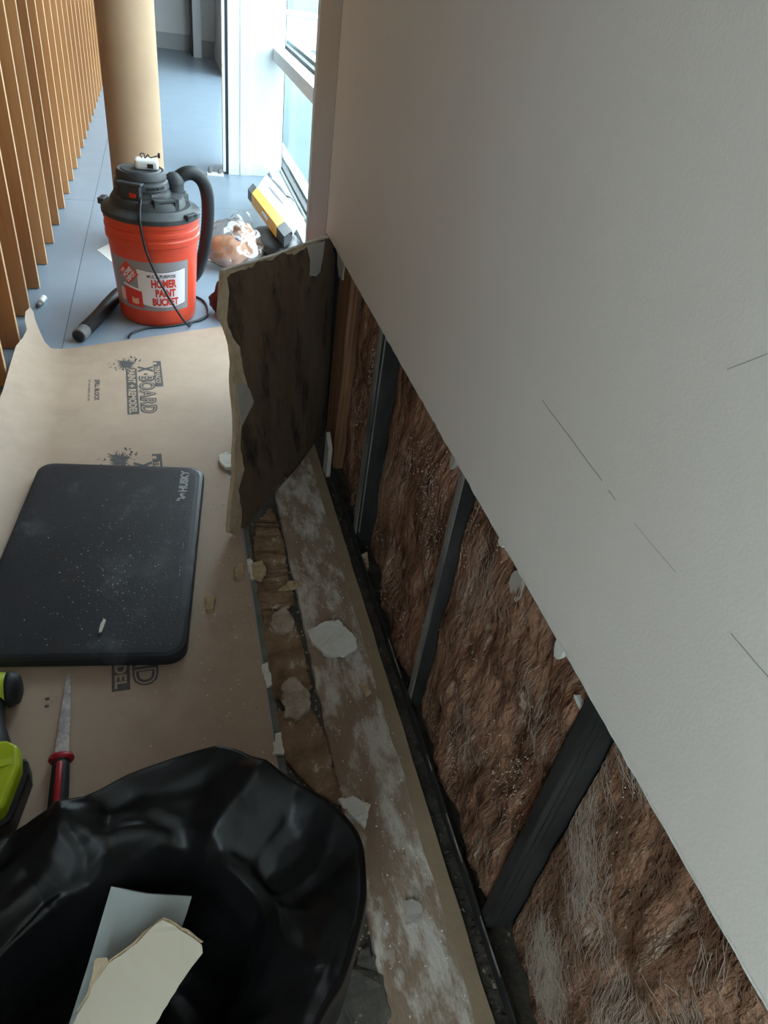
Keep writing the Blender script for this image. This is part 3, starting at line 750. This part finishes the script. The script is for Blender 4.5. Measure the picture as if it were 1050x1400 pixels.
while len(sp) < 330:
    x = .12 - abs(RND.gauss(0, .10)); y = RND.uniform(.6, 1.75)
    if (Vector((x, y)) - NR_).dot(ex) > .006 or y < NR_.y - .01: sp.append(((x, y, CZ), RND.choice((.0006, .0009, .0013, .002))))
tag(crumbs('cardboard_crumbs', sp, 'chip_white'), 'small white plaster crumbs scattered on the cardboard', 'crumbs', kind='stuff')
sp = [((.12 - abs(RND.gauss(0, .05)), RND.uniform(.65, .9), CZ), RND.choice((.001, .002, .003))) for _ in range(26)]
tag(crumbs('dark_crumbs', sp, 'chip_tan'), 'dark brown crumbs on the cardboard behind the bag', 'crumbs', kind='stuff')

# ================================================================== BLACK RUBBISH BAG with drywall offcuts
bag = thing('rubbish_bag', (-.06, .30, CZ), 'open black plastic rubbish bag with a rolled rim holding drywall offcuts', 'rubbish bag')
crest = []
for x, y, z in ((0, 1134, .27), (60, 1104, .285), (120, 1075, .295), (205, 1036, .30), (305, 1012, .30), (375, 1040, .30), (440, 1076, .30), (478, 1108, .295), (500, 1142, .29), (506, 1190, .285), (503, 1240, .275), (478, 1330, .26), (440, 1400, .25)):
    crest.append(gz(x, y, z))
crest += [Vector(p) for p in ((.03, .135, .24), (-.07, .095, .24), (-.18, .09, .24), (-.28, .13, .25), (-.335, .22, .25), (-.345, .33, .255), (-.30, .42, .26))]
cl = smooth_path(crest + [crest[0]], 12)[:-1]
nb = len(cl); cen = Vector((-.105, .285, 0))
key = [(.80, .0, 0), (.93, .03, 0), (1.0, .10, 0), (1.0, .18, 0), (1.0, .88, 1), (.985, .97, 1), (.955, 1.0, 1), (.89, .985, 1), (.82, .965, 1), (.75, .94, 1), (.68, .90, 1), (.61, .85, 1), (.55, .78, 1), (.50, .66, 1), (.47, .48, 1), (.45, .30, 1), (.40, .16, 1), (.28, .09, 1), (.12, .08, 1)]
V = []; F = []; nr = (len(key) - 1) * 4 + 1
def bag_pt(p, r_):
    kk, h, mo_ = key[r_]
    return Vector((cen.x + (p.x - cen.x) * kk, cen.y + (p.y - cen.y) * kk, p.z * h if mo_ else CZ + h))
for i in range(nr):
    r0, f_ = divmod(i, 4); r1 = min(r0 + 1, len(key) - 1); f_ /= 4
    for j, p in enumerate(cl):
        q = bag_pt(p, r0).lerp(bag_pt(p, r1), f_)
        out = Vector((p.x - cen.x, p.y - cen.y, 0)).normalized()
        t = r0 + f_; amp = min(1, t / 2) * (1 - .75 * max(0, 1 - abs(t - 5.5) / 1.8))
        w = q + Vector((noise.noise(q * 7), noise.noise(q * 7 + Vector((9, 0, 0))), 0)) * .03
        v1 = noise.voronoi(w * 5.2 + Vector((3, 1, 2)))[0]; v2 = noise.voronoi(w * 12 + Vector((5, 7, 1)))[0]
        dd = min(.55, v1[1] - v1[0]) * .085 + min(.5, v2[1] - v2[0]) * .018 - .026
        if t >= 6: q = q + Vector((0, 0, -dd * amp)) - out * dd * .3 * amp
        else: q = q - out * max(0, dd) * amp * .6
        q.z = max(q.z, CZ + .0006 * (i > 0)); V.append(q)
for i in range(nr - 1):
    for j in range(nb): F.append((i * nb + j, i * nb + (j + 1) % nb, (i + 1) * nb + (j + 1) % nb, (i + 1) * nb + j))
F.append(tuple(range(nb))); F.append(tuple(range((nr - 1) * nb, nr * nb)))
bo = mesh('bag_film', V, F, 'bin_bag', bag, smooth=True)
# offcuts leaning inside the bag
def leaning(pxs, zt, zb, y0px, y1px):
    """points on a plate that leans: height falls linearly with the pixel row"""
    P = []
    for x, y in pxs:
        z = zt + (zb - zt) * (y - y0px) / (y1px - y0px); P.append(gz(x, y, z))
    return P
P = leaning([(152, 1212), (200, 1222), (262, 1226), (255, 1250), (236, 1300), (200, 1420), (88, 1420), (120, 1320)], .236, .195, 1212, 1400)
o1 = slab('drywall_offcut', P, (0, .006, -.011), 'board_grey'); tag(o1, 'pale blue-grey drywall offcut inside the black bag', 'drywall offcut')
cr_ = [(215, 1262), (222, 1258), (232, 1262), (246, 1272), (262, 1281), (276, 1292), (277, 1303), (262, 1322), (244, 1348), (228, 1375), (200, 1420), (90, 1420), (107, 1385), (122, 1362), (130, 1342), (148, 1318), (168, 1304), (188, 1289), (200, 1276)]
P = leaning(cr_, .262, .222, 1262, 1400)
cf = thing('drywall_offcut', P[0], 'cream painted drywall offcut with a torn brown edge inside the black bag', 'drywall offcut')
pf_ = slab('painted_face', ragged(P, .0007, .006, seed=2), (0, .004, -.011), 'board_cream', cf)
Q = leaning([(x - 3 if x < 215 else x + 2, y - 4) for x, y in cr_[:6]] + [(x - 4, y - 2) for x, y in cr_[12:]], .260, .220, 1262, 1400)
slab('torn_paper', ragged(leaning([(130, 1310), (146, 1309), (150, 1318), (133, 1338), (124, 1356), (122, 1345)], .2615, .222, 1262, 1400), .001, .006, seed=9), (0, .001, -.003), 'gypsum_tan', cf)
slab('torn_edge', ragged(Q, .0009, .006, seed=5), (0, .003, -.006), 'gypsum_tan', cf)

# ================================================================== JAB SAW
zs = CZ + .016
tip, gd = gz(94, 921, .008), gz(84, 1036, zs); dv = (gd - tip); dv.z = 0; dv.normalize(); sd = Vector((-dv.y, dv.x, 0))
if sd.x < 0: sd = -sd
js = thing('jab_saw', gd, 'jab saw with toothed steel blade and black and red handle', 'saw')
nb_ = 30; Lr, Rr = [], []
for i in range(nb_ + 1):
    t = i / nb_; c = tip.lerp(gd, t); w = .0022 + .0085 * t ** .75
    c = Vector((c.x, c.y, CZ + .004 + (zs - CZ - .004) * t))
    tooth = .0013 if i % 2 else 0
    Lr.append(c - sd * (w + tooth)); Rr.append(c + sd * (w + tooth * .8))
slab('blade', Lr + Rr[::-1], (0, 0, -.0014), 'saw_steel', js)
def along(t): return gd + dv * t
def ring_loft(name, st, m_, parent, n=16):
    """stations: (distance, half width, half height, z centre)"""
    V = []; F = []
    for t, a, b, zc in st:
        c = along(t); V += [Vector((c.x, c.y, zc)) + sd * a * math.cos(2 * math.pi * k / n) + Vector((0, 0, b * math.sin(2 * math.pi * k / n))) for k in range(n)]
    for i in range(len(st) - 1):
        for k in range(n): F.append((i * n + k, i * n + (k + 1) % n, (i + 1) * n + (k + 1) % n, (i + 1) * n + k))
    F += [tuple(range(n)), tuple(range((len(st) - 1) * n, len(st) * n))]
    return mesh(name, V, F, m_, parent, smooth=True)
ring_loft('guard', [(-.004, .012, .009, zs), (-.003, .019, .0135, zs), (.003, .0205, .0140, zs), (.007, .018, .0125, zs), (.008, .012, .01, zs)], 'saw_red', js)
ring_loft('handle', [(.005, .013, .0115, zs), (.02, .0135, .0125, zs), (.05, .0145, .0130, zs), (.09, .0150, .0130, zs), (.12, .0145, .0125, zs), (.128, .010, .008, zs)], 'rubber', js)
ring_loft('inlay', [(.014, .0040, .002, zs + .0115), (.016, .0050, .003, zs + .0120), (.05, .0056, .003, zs + .0125), (.10, .0056, .003, zs + .0125), (.105, .004, .002, zs + .012)], 'saw_red', js)

# ================================================================== CORDLESS DRILL (lying on its side at the fins)
dr = thing('cordless_drill', (-.33, .76, CZ), 'lime green and black cordless drill lying on the cardboard', 'drill')
def xloft(name, st, m_, parent, n=18):
    V = []; F = []
    for c, a, b in st:       # ring in the plane across X (body axis along X)
        V += [(c[0], c[1] + a * math.cos(2 * math.pi * k / n), c[2] + b * math.sin(2 * math.pi * k / n)) for k in range(n)]
    for i in range(len(st) - 1):
        for k in range(n): F.append((i * n + k, i * n + (k + 1) % n, (i + 1) * n + (k + 1) % n, (i + 1) * n + k))
    F += [tuple(range(n)), tuple(range((len(st) - 1) * n, len(st) * n))]
    return mesh(name, V, F, m_, parent, smooth=True)
zc = CZ + .034
bd = xloft('motor_housing', [((-.300, .868, zc), .018, .020), ((-.306, .868, zc), .027, .029), ((-.33, .868, zc), .031, .033), ((-.385, .866, zc), .031, .033), ((-.40, .865, zc), .027, .029), ((-.41, .864, zc), .022, .024)], 'lime', dr)
xloft('rear_cap', [((-.294, .869, zc), .012, .014), ((-.298, .869, zc), .024, .026), ((-.309, .869, zc), .0295, .0315), ((-.316, .869, zc), .030, .032)], 'rubber', bd)
quadp = [(-.322, .842, zc + .020), (-.352, .842, zc + .020), (-.352, .858, zc + .0335), (-.322, .858, zc + .0335)]
slab('name_plate', [Vector(p) + Vector((0, -.001, .001)) for p in quadp], (0, .003, -.003), 'black_plastic', bd)
xloft('chuck', [((-.41, .864, zc), .018, .018), ((-.445, .863, zc), .017, .017), ((-.462, .863, zc), .010, .010)], 'black_plastic', dr)
def yloft(name, st, m_, parent, n=18):
    V = []; F = []
    for c, a, b in st:
        V += [(c[0] + a * math.cos(2 * math.pi * k / n), c[1], c[2] + b * math.sin(2 * math.pi * k / n)) for k in range(n)]
    for i in range(len(st) - 1):
        for k in range(n): F.append((i * n + k, i * n + (k + 1) % n, (i + 1) * n + (k + 1) % n, (i + 1) * n + k))
    F += [tuple(range(n)), tuple(range((len(st) - 1) * n, len(st) * n))]
    return mesh(name, V, F, m_, parent, smooth=True)
yloft('grip', [((-.338, .855, zc), .022, .022), ((-.335, .82, zc), .021, .021), ((-.330, .79, zc), .022, .023), ((-.324, .765, zc + .002), .026, .026), ((-.320, .742, zc + .003), .030, .028), ((-.320, .728, zc), .027, .026)], 'rubber', dr)
# battery: lime shoe with a dark base pad
bp_ = [(-.375, .615), (-.300, .612), (-.272, .632), (-.258, .700), (-.262, .735), (-.285, .752), (-.372, .748)]
bs = slab('battery', [Vector((x, y, CZ + .066)) for x, y in [(x - .012, y - .006) for x, y in bp_]], (0, 0, -.052), 'lime', dr); bevel(bs, .008, 3)
b2_ = [(-.377, .608), (-.296, .604), (-.264, .627), (-.249, .700), (-.254, .728), (-.285, .742), (-.374, .738)]
bb = slab('battery_base', [Vector((x, y, CZ + .040)) for x, y in [(x - .012, y - .006) for x, y in b2_]], (0, 0, -.0395), 'black_plastic', dr); bevel(bb, .006, 2)
slab('battery_clip', [Vector(p) for p in ((-.297, .694, CZ + .0685), (-.280, .698, CZ + .066), (-.282, .710, CZ + .066), (-.299, .706, CZ + .0685))], (0, 0, -.006), 'lime', bs)

# ================================================================== BUCKET VACUUM
BX, BY = -.0595, 2.565
vac = thing('bucket_vacuum', (BX, BY, 0), 'orange bucket with a dark grey vacuum head, hose and printed label', 'vacuum')
def br(z): return .130 + .0185 * min(z, .30) / .30
prof = [(.120, 0), (.128, .004), (br(.01), .010)] + [(br(z), z) for z in (.05, .10, .15, .20, .25, .275)] + \
       [(.1535, .279), (.1540, .296), (.1505, .300), (.1505, .308), (.1545, .311), (.1545, .322), (.1505, .325), (.1505, .336), (.1545, .339), (.1545, .352), (.150, .356)]
bk_ = lathe('bucket', prof, (BX, BY, 0), 'orange', vac, n=64)
A0 = -math.pi / 2 + .02
def wrap(s, z, lift=.0008):
    rr = br(z) + lift; a = A0 + s / .142
    return Vector((BX + rr * math.cos(a), BY + rr * math.sin(a), z))
def panel(name, s0, s1, f0, f1, m_, lift, n=24, rows_=4):
    V = []; F = []
    for i in range(n + 1):
        s = s0 + (s1 - s0) * i / n
        for j in range(rows_ + 1):
            z0, z1 = f0(i / n), f1(i / n); V.append(wrap(s, z0 + (z1 - z0) * j / rows_, lift))
    for i in range(n):
        for j in range(rows_): a = i * (rows_ + 1) + j; F.append((a, a + 1, a + rows_ + 2, a + rows_ + 1))
    return mesh(name, V, F, m_, bk_)
k = lambda v: (lambda t: v)
panel('label_panel', -.172, .118, k(.060), k(.232), 'label_grey', .0006)
panel('label_scroll_outline', -.064, .105, lambda t: .083 - .012 * math.sin(t * math.pi), lambda t: .2075 - .008 * math.sin(t * math.pi) , 'label_black', .0009)
panel('label_scroll', -.063, .1035, lambda t: .0845 - .012 * math.sin(t * math.pi), lambda t: .206 - .008 * math.sin(t * math.pi), 'label_white', .0012)
def lt(s0, s1, z0, z1, lift=.0018): return lambda u, v: wrap(s0 + (s1 - s0) * u, z0 + (z1 - z0) * v, lift)
text('label_text', 'MULTI-PURPOSE', lt(-.030, .066, .179, .190), 'label_black', bk_, .02)
text('label_text', 'HOMER', lt(-.018, .068, .144, .174), 'label_red', bk_, .05)
text('label_text', 'PAINT', lt(-.006, .064, .112, .140), 'label_red', bk_, .05)
text('label_text', 'BUCKET', lt(-.018, .074, .080, .108), 'label_red', bk_, .05)
text('label_text', '5 U.S. GALLONS', lt(.0, .050, .0715, .0765), 'label_grey', bk_, .0)
# square store badge on its corner, small lettering
ctr = (-.098, .186)
def bdg(a, b, lift): return wrap(ctr[0] + (a - b) * .7071, ctr[1] + (a + b) * .7071, lift)
hb = .029
V = [bdg(-hb + 2 * hb * i / 4, -hb + 2 * hb * j / 4, .0014) for i in range(5) for j in range(5)]
mesh('store_badge', V, [(i * 5 + j, i * 5 + j + 1, i * 5 + j + 6, i * 5 + j + 5) for i in range(4) for j in range(4)], 'orange', bk_)
for s_, b0, b1, a0, a1 in (('THE', .012, .022, -.022, .000), ('HOME', -.006, .009, -.024, .024), ('DEPOT', -.024, -.009, -.024, .024)):
    text('label_text', s_, (lambda a0, a1, b0, b1: (lambda u, v: bdg(a0 + (a1 - a0) * u, b0 + (b1 - b0) * v, .0020)))(a0, a1, b0, b1), 'label_white', bk_, .05)
# painted picture of a smaller bucket and brush
panel('label_picture', -.118, -.052, lambda t: .072 - .004 * t, lambda t: .142 - .012 * t, 'label_red', .0013, n=8)
panel('label_picture', -.121, -.050, lambda t: .140 - .013 * t, lambda t: .147 - .013 * t, 'label_white', .0016, n=8)
panel('label_picture', -.142, -.121, lambda t: .082, lambda t: .128 - .03 * (t - .5) ** 2, 'label_pale', .0014, n=6)
panel('label_picture', -.092, -.066, lambda t: .078 + .008 * abs(t - .5), lambda t: .098 + .010 * abs(t - .5), 'label_pale', .0018, n=6)
# lid and motor head
lid = lathe('lid', [(.150, .350), (.1585, .354), (.1585, .368), (.152, .374), (.135, .378), (.128, .384)], (BX, BY, 0), 'vac_plastic', vac, n=56)
HX, HY = BX - .024, BY + .005
lathe('head_base', [(.122, .372), (.120, .395), (.112, .408), (.104, .411)], (BX - .008, BY, 0), 'vac_plastic', vac, n=48)
mh = lathe('motor_head', [(.092, .405), (.090, .42), (.082, .424), (.082, .430), (.087, .434), (.083, .452), (.077, .456), (.077, .460), (.080, .463), (.078, .476), (.072, .484), (.064, .482), (.060, .486)], (HX, HY, 0), 'vac_plastic', vac, n=48)
def onhead(a, z, rr): return Vector((HX + rr * math.cos(a), HY + rr * math.sin(a), z))
a = math.radians(-112)
t_ = Vector((-math.sin(a), math.cos(a), 0)); o_ = Vector((math.cos(a), math.sin(a), 0))
hs = obox('switch_housing', onhead(a, .432, .083), t_ * .033, o_ * .014, Vector((0, 0, .023)), 'vac_plastic', vac, .004)
obox('housing_brow', onhead(a, .458, .088), t_ * .040, o_ * .014, Vector((0, 0, .004)), 'vac_plastic', hs, .002)
obox('switch', onhead(a + .10, .425, .0985), t_ * .010, o_ * .003, Vector((0, 0, .007)), 'switch_red', hs, .001)
for da in (.75, 1.15):
    aa = a + da; tt = Vector((-math.sin(aa), math.cos(aa), 0)); oo = Vector((math.cos(aa), math.sin(aa), 0))
    obox('air_slot', onhead(aa, .443, .082), tt * .014, oo * .006, Vector((0, 0, .004)), 'black_plastic', mh)
aa = a + .95; tt = Vector((-math.sin(aa), math.cos(aa), 0)); oo = Vector((math.cos(aa), math.sin(aa), 0))
obox('rating_plate', onhead(aa, .424, .088), tt * .022, oo * .0025, Vector((0, 0, .004)), 'hose_cuff', mh)
# carry handles on the lid
for (ca, dz, m_) in ((-38, 0, 1), (165, 0, 1)):
    q = math.radians(ca); tt = Vector((-math.sin(q), math.cos(q), 0)); oo = Vector((math.cos(q), math.sin(q), 0)); c = Vector((BX, BY, .372)) + oo * .158
    h_ = obox('lid_latch', c, tt * .026, oo * .010, Vector((0, 0, .009)), 'vac_plastic', vac, .003)
    for s in (-1, 1): obox('latch_window', c + tt * .012 * s + oo * .0075 + Vector((0, 0, .004)), tt * .007, oo * .004, Vector((0, 0, .004)), 'black_plastic', h_)
q = math.radians(-62); tt = Vector((-math.sin(q), math.cos(q), 0)); oo = Vector((math.cos(q), math.sin(q), 0)); c = Vector((BX, BY, .402)) + oo * .100
obox('carry_bar', c + Vector((0, 0, .012)), tt * .044, oo * .011, Vector((0, 0, .006)), 'vac_plastic', vac, .003)
for s in (-.036, .036): obox('carry_bar_foot', c + tt * s, tt * .008, oo * .011, Vector((0, 0, .020)), 'vac_plastic', vac, .002)
# hose port, hose
px_, py_ = .020, BY + .060
lathe('port_base', [(.046, .374), (.044, .402), (.036, .408)], (px_, py_, 0), 'vac_plastic', vac, n=28)
el = lathe('hose_elbow', [(.031, .40), (.031, .432), (.033, .434), (.032, .444), (.027, .456), (.017, .465), (.006, .468)], (px_, py_, 0), 'vac_plastic', vac, n=28)
tube('hose', [(px_ + .012, py_ + .01, .447), (px_ + .040, py_ + .018, .462), (px_ + .072, py_ + .03, .458), (px_ + .100, py_ + .045, .425), (px_ + .112, py_ + .065, .36), (px_ + .108, py_ + .09, .26), (px_ + .088, py_ + .12, .14), (px_ + .045, py_ + .15, .05), (-.03, py_ + .165, .0245), (-.11, py_ + .14, .0245),
              (-.185, 2.690, .0245), (-.225, 2.58, .0245), (-.258, 2.46, .0245), (-.294, 2.35, .0245)], .0235, 'hose', vac, n=16, k=16, ribs=.10)
tube('hose_cuff', [(-.294, 2.352, .0235), (-.302, 2.328, .0235), (-.310, 2.305, .0235)], .0222, 'hose_cuff', vac, n=18, k=4)
tube('cuff_opening', [(-.3100, 2.3055, .0235), (-.3107, 2.3028, .0235)], .0190, 'black_plastic', vac, n=18, k=1)
# power cord
tube('power_cord', [onhead(a + .35, .418, .090), onhead(a + .35, .414, .106), Vector((-.092, 2.425, .385)), Vector((-.092, 2.404, .35)), Vector((-.080, 2.405, .27)), Vector((-.045, 2.412, .17)), Vector((.005, 2.415, .07)), Vector((.040, 2.428, .012)), Vector((.055, 2.47, .0055)),
                    Vector((.085, 2.49, .0050)), Vector((.112, 2.53, .0050)), Vector((.116, 2.60, .0050)), Vector((.105, 2.665, .0050)), Vector((.080, 2.705, .0050))], .0042, 'hose', vac, n=8, k=8)
tube('power_cord', [Vector((.112, 2.532, .0042)), Vector((.06, 2.475, .0042)), Vector((-.03, 2.432, .0042)), Vector((-.10, 2.415, .0042)), Vector((-.146, 2.375, .0042)), Vector((-.158, 2.335, .0062))], .0040, 'hose', vac, n=8, k=8)
# small white gadget on the vacuum
gdv = thing('white_gadget', (HX + .018, HY, .4862), 'small white plastic gadget with a dark window on the vacuum head', 'gadget')
gx, gy = HX + .020, HY - .004
bevel(box('case', gx - .037, gx + .037, gy - .024, gy + .024, .4863, .517, 'white_plastic', gdv), .010, 3)
box('window', gx + .002, gx + .020, gy - .0255, gy - .0235, .493, .506, 'black_plastic', gdv)
box('yellow_stud', gx - .0385, gx - .0365, gy - .008, gy + .004, .494, .504, 'yellow', gdv)
tube('wire_loop', [(gx - .012, gy, .516), (gx - .018, gy, .528), (gx - .006, gy + .002, .530), (gx - .004, gy, .517), (gx + .006, gy, .528), (gx + .012, gy, .520), (gx + .030, gy + .004, .524), (gx + .040, gy + .004, .527)], .0018, 'black_plastic', gdv, n=6, k=6)
box('plug', gx + .036, gx + .043, gy - .001, gy + .008, .520, .534, 'black_plastic', gdv)

# ================================================================== THINGS BY THE WINDOW
# clear carrier bag with tan contents
cb_c = Vector((.245, 3.07, 0))
pb = thing('plastic_bag', cb_c, 'clear plastic carrier bag with tan contents beside the vacuum', 'plastic bag')
def blob(name, c, rx, ry, rz, m_, parent, seed, amp, freq, base=0.0, nu=40, nv=22):
    V = []; F = []
    for i in range(nv + 1):
        ph = -math.pi / 2 + math.pi * i / nv
        for j in range(nu):
            th = 2 * math.pi * j / nu
            n_ = Vector((math.cos(ph) * math.cos(th), math.cos(ph) * math.sin(th), math.sin(ph)))
            vo = noise.voronoi(n_ * freq + Vector((seed, seed * 2, 0)))[0]
            q = 1 + amp * (noise.noise(n_ * freq * .7 + Vector((seed, 0, 0)))) - amp * (vo[1] - vo[0]) * .8
            p = Vector((c[0] + rx * n_.x * q, c[1] + ry * n_.y * q, max(base, c[2] + rz * n_.z * q)))
            V.append(p)
    for i in range(nv):
        for j in range(nu): F.append((i * nu + j, i * nu + (j + 1) % nu, (i + 1) * nu + (j + 1) % nu, (i + 1) * nu + j))
    return mesh(name, V, F, m_, parent, smooth=True)
blob('contents', (.225, 3.05, .070), .085, .075, .066, 'bag_stuff', pb, 2, .12, 2.2, .004)
blob('contents', (.300, 3.13, .085), .055, .055, .080, 'bag_stuff', pb, 5, .2, 2.5, .004)
blob('contents', (.268, 3.035, .125), .014, .010, .010, 'blue_plastic', pb, 8, .1, 2, .004)
blob('film', (.245, 3.07, .085), .125, .115, .098, 'film', pb, 4, .26, 2.6, .001, 56, 30)
for x0, y0, s_ in ((.262, 3.10, 1), (.30, 3.16, -1)):
    V = []; F = []
    for i in range(17):
        t = i / 16; an = math.pi * t
        for w in (-.012, .012):
            V.append((x0 + .038 * math.cos(an) * s_ + w * .3, y0 + w + .01 * math.sin(5 * t), .14 + .065 * math.sin(an) + .01 * noise.noise(Vector((t * 6, w * 50, s_)))))
    for i in range(16): F.append((2 * i, 2 * i + 1, 2 * i + 3, 2 * i + 2))
    mesh('bag_handle', V, F, 'film', pb, smooth=True)
# dark tool bag underneath, yellow and silver tool lying on it
tb = blob('tool_bag', (.465, 3.33, .036), .115, .19, .036, 'black_plastic', None, 6, .16, 2.4, .0)
tag(tb, 'low black tool bag under the yellow and silver tool', 'tool bag')
def tp_(x, y):          # plane of the tool: sloping gently towards the window
    return gz(x, y, .128)
A_, B_, C_, D_ = tp_(350, 259), tp_(364, 238), tp_(416, 299), tp_(400, 318)
tl = thing('wallboard_tool', (A_ + C_) / 2, 'silver plated tool with yellow side and black end caps leaning on the tool bag', 'tool')
slab('silver_plate', [A_, B_, C_, D_], (0, 0, -.010), 'chrome', tl)
sl = [A_.lerp(B_, .62).lerp(D_.lerp(C_, .62), t) for t in (.18, .62)]
mid = (sl[0] + sl[1]) / 2; axl = (sl[1] - sl[0]) / 2; wd_ = (B_ - A_).normalized() * .020
slab('oval_slot', [mid + axl * math.cos(q * math.pi / 12) + wd_ * math.sin(q * math.pi / 12) + Vector((0, 0, .0012)) for q in range(24)], (0, 0, -.004), 'slot_grey', tl)
E1, E2 = D_.lerp(C_, .55) + (A_ - D_) * .10, D_.lerp(C_, .64) + (A_ - D_) * .13
slab('bolt_mark', [E1 + Vector((0, 0, .001)), E2 + Vector((0, 0, .001)), E2 + Vector((0, .02, .001)), E1 + Vector((0, .02, .001))], (0, 0, -.003), 'slot_grey', tl)
Y1, Y2, Y3, Y4 = tp_(344, 266), tp_(351, 258), tp_(389, 303), tp_(378, 311)
ys_ = slab('yellow_body', [Y1 + Vector((0, 0, .008)), Y2 + Vector((0, 0, .008)), Y3 + Vector((0, 0, .008)), Y4 + Vector((0, 0, .008))], (0, 0, -.055), 'yellow', tl); bevel(ys_, .004)
g1 = Y1.lerp(Y4, .45); g2 = Y1.lerp(Y4, .68); ow = (Y1 - Y2).normalized() * .004
slab('grip_dent', [g1 + ow + Vector((0, 0, -.005)), g2 + ow + Vector((0, 0, -.005)), g2 + ow + Vector((0, 0, -.022)), g1 + ow + Vector((0, 0, -.022))], -ow * .9, 'chrome', ys_)
for p, q, t0, t1 in ((Y1, Y2, -.17, -.01), (Y4, Y3, .01, .27)):
    dl = (Y4 - Y1)
    slab('end_cap', [p + dl * t0 + Vector((0, 0, .004)), q + dl * t0 + Vector((0, 0, .004)), q + dl * t1 + Vector((0, 0, .004)), p + dl * t1 + Vector((0, 0, .004))], (0, 0, -.045), 'black_plastic', tl)
# dark grip tool on the sill
sg = thing('caulking_gun', (.60, 4.1, .03), 'dark tool with a red ringed barrel lying along the window sill', 'tool')
p0, p1, p2, p3 = gz(368, 247, .06), gz(382, 262, .06), gz(392, 277, .06), gz(398, 287, .06)
tube('barrel', [p0, p1, p2, p3], lambda t: .020 + .014 * math.sin(t * 3.0), 'hose_cuff', sg, n=12, k=5)
tube('red_ring', [p2, p2.lerp(p3, .12)], .036, 'maroon', sg, n=14, k=2)
tube('rod', [p0, gz(365, 241, .05)], .008, 'alu', sg, n=8, k=2)
# maroon bag hidden behind the flap
mbg = blob('maroon_bag', (.232, 2.56, .058), .105, .085, .088, 'maroon', None, 9, .30, 2.4, .0)
tag(mbg, 'dark maroon cloth bag behind the torn drywall flap', 'bag')
# slip of paper behind the bucket, little white fitting by the fins
pp = slab('paper_slip', [gz(133, 342), gz(150, 333), gz(165, 340), gz(163, 362), gz(151, 357)], (0, 0, .0012), 'white_plastic')
tag(pp, 'slip of white paper on the grey floor behind the bucket', 'paper')
wf = thing('wall_plug', (-.457, 2.62, 0), 'small white cylindrical fitting on the floor beside the timber fins', 'fitting')
tube('fitting_body', [(-.452, 2.645, .011), (-.459, 2.600, .011)], .0105, 'white_plastic', wf, n=14, k=3)
tube('fitting_tip', [(-.459, 2.600, .010), (-.464, 2.575, .010)], .0075, 'hose_cuff', wf, n=12, k=3)
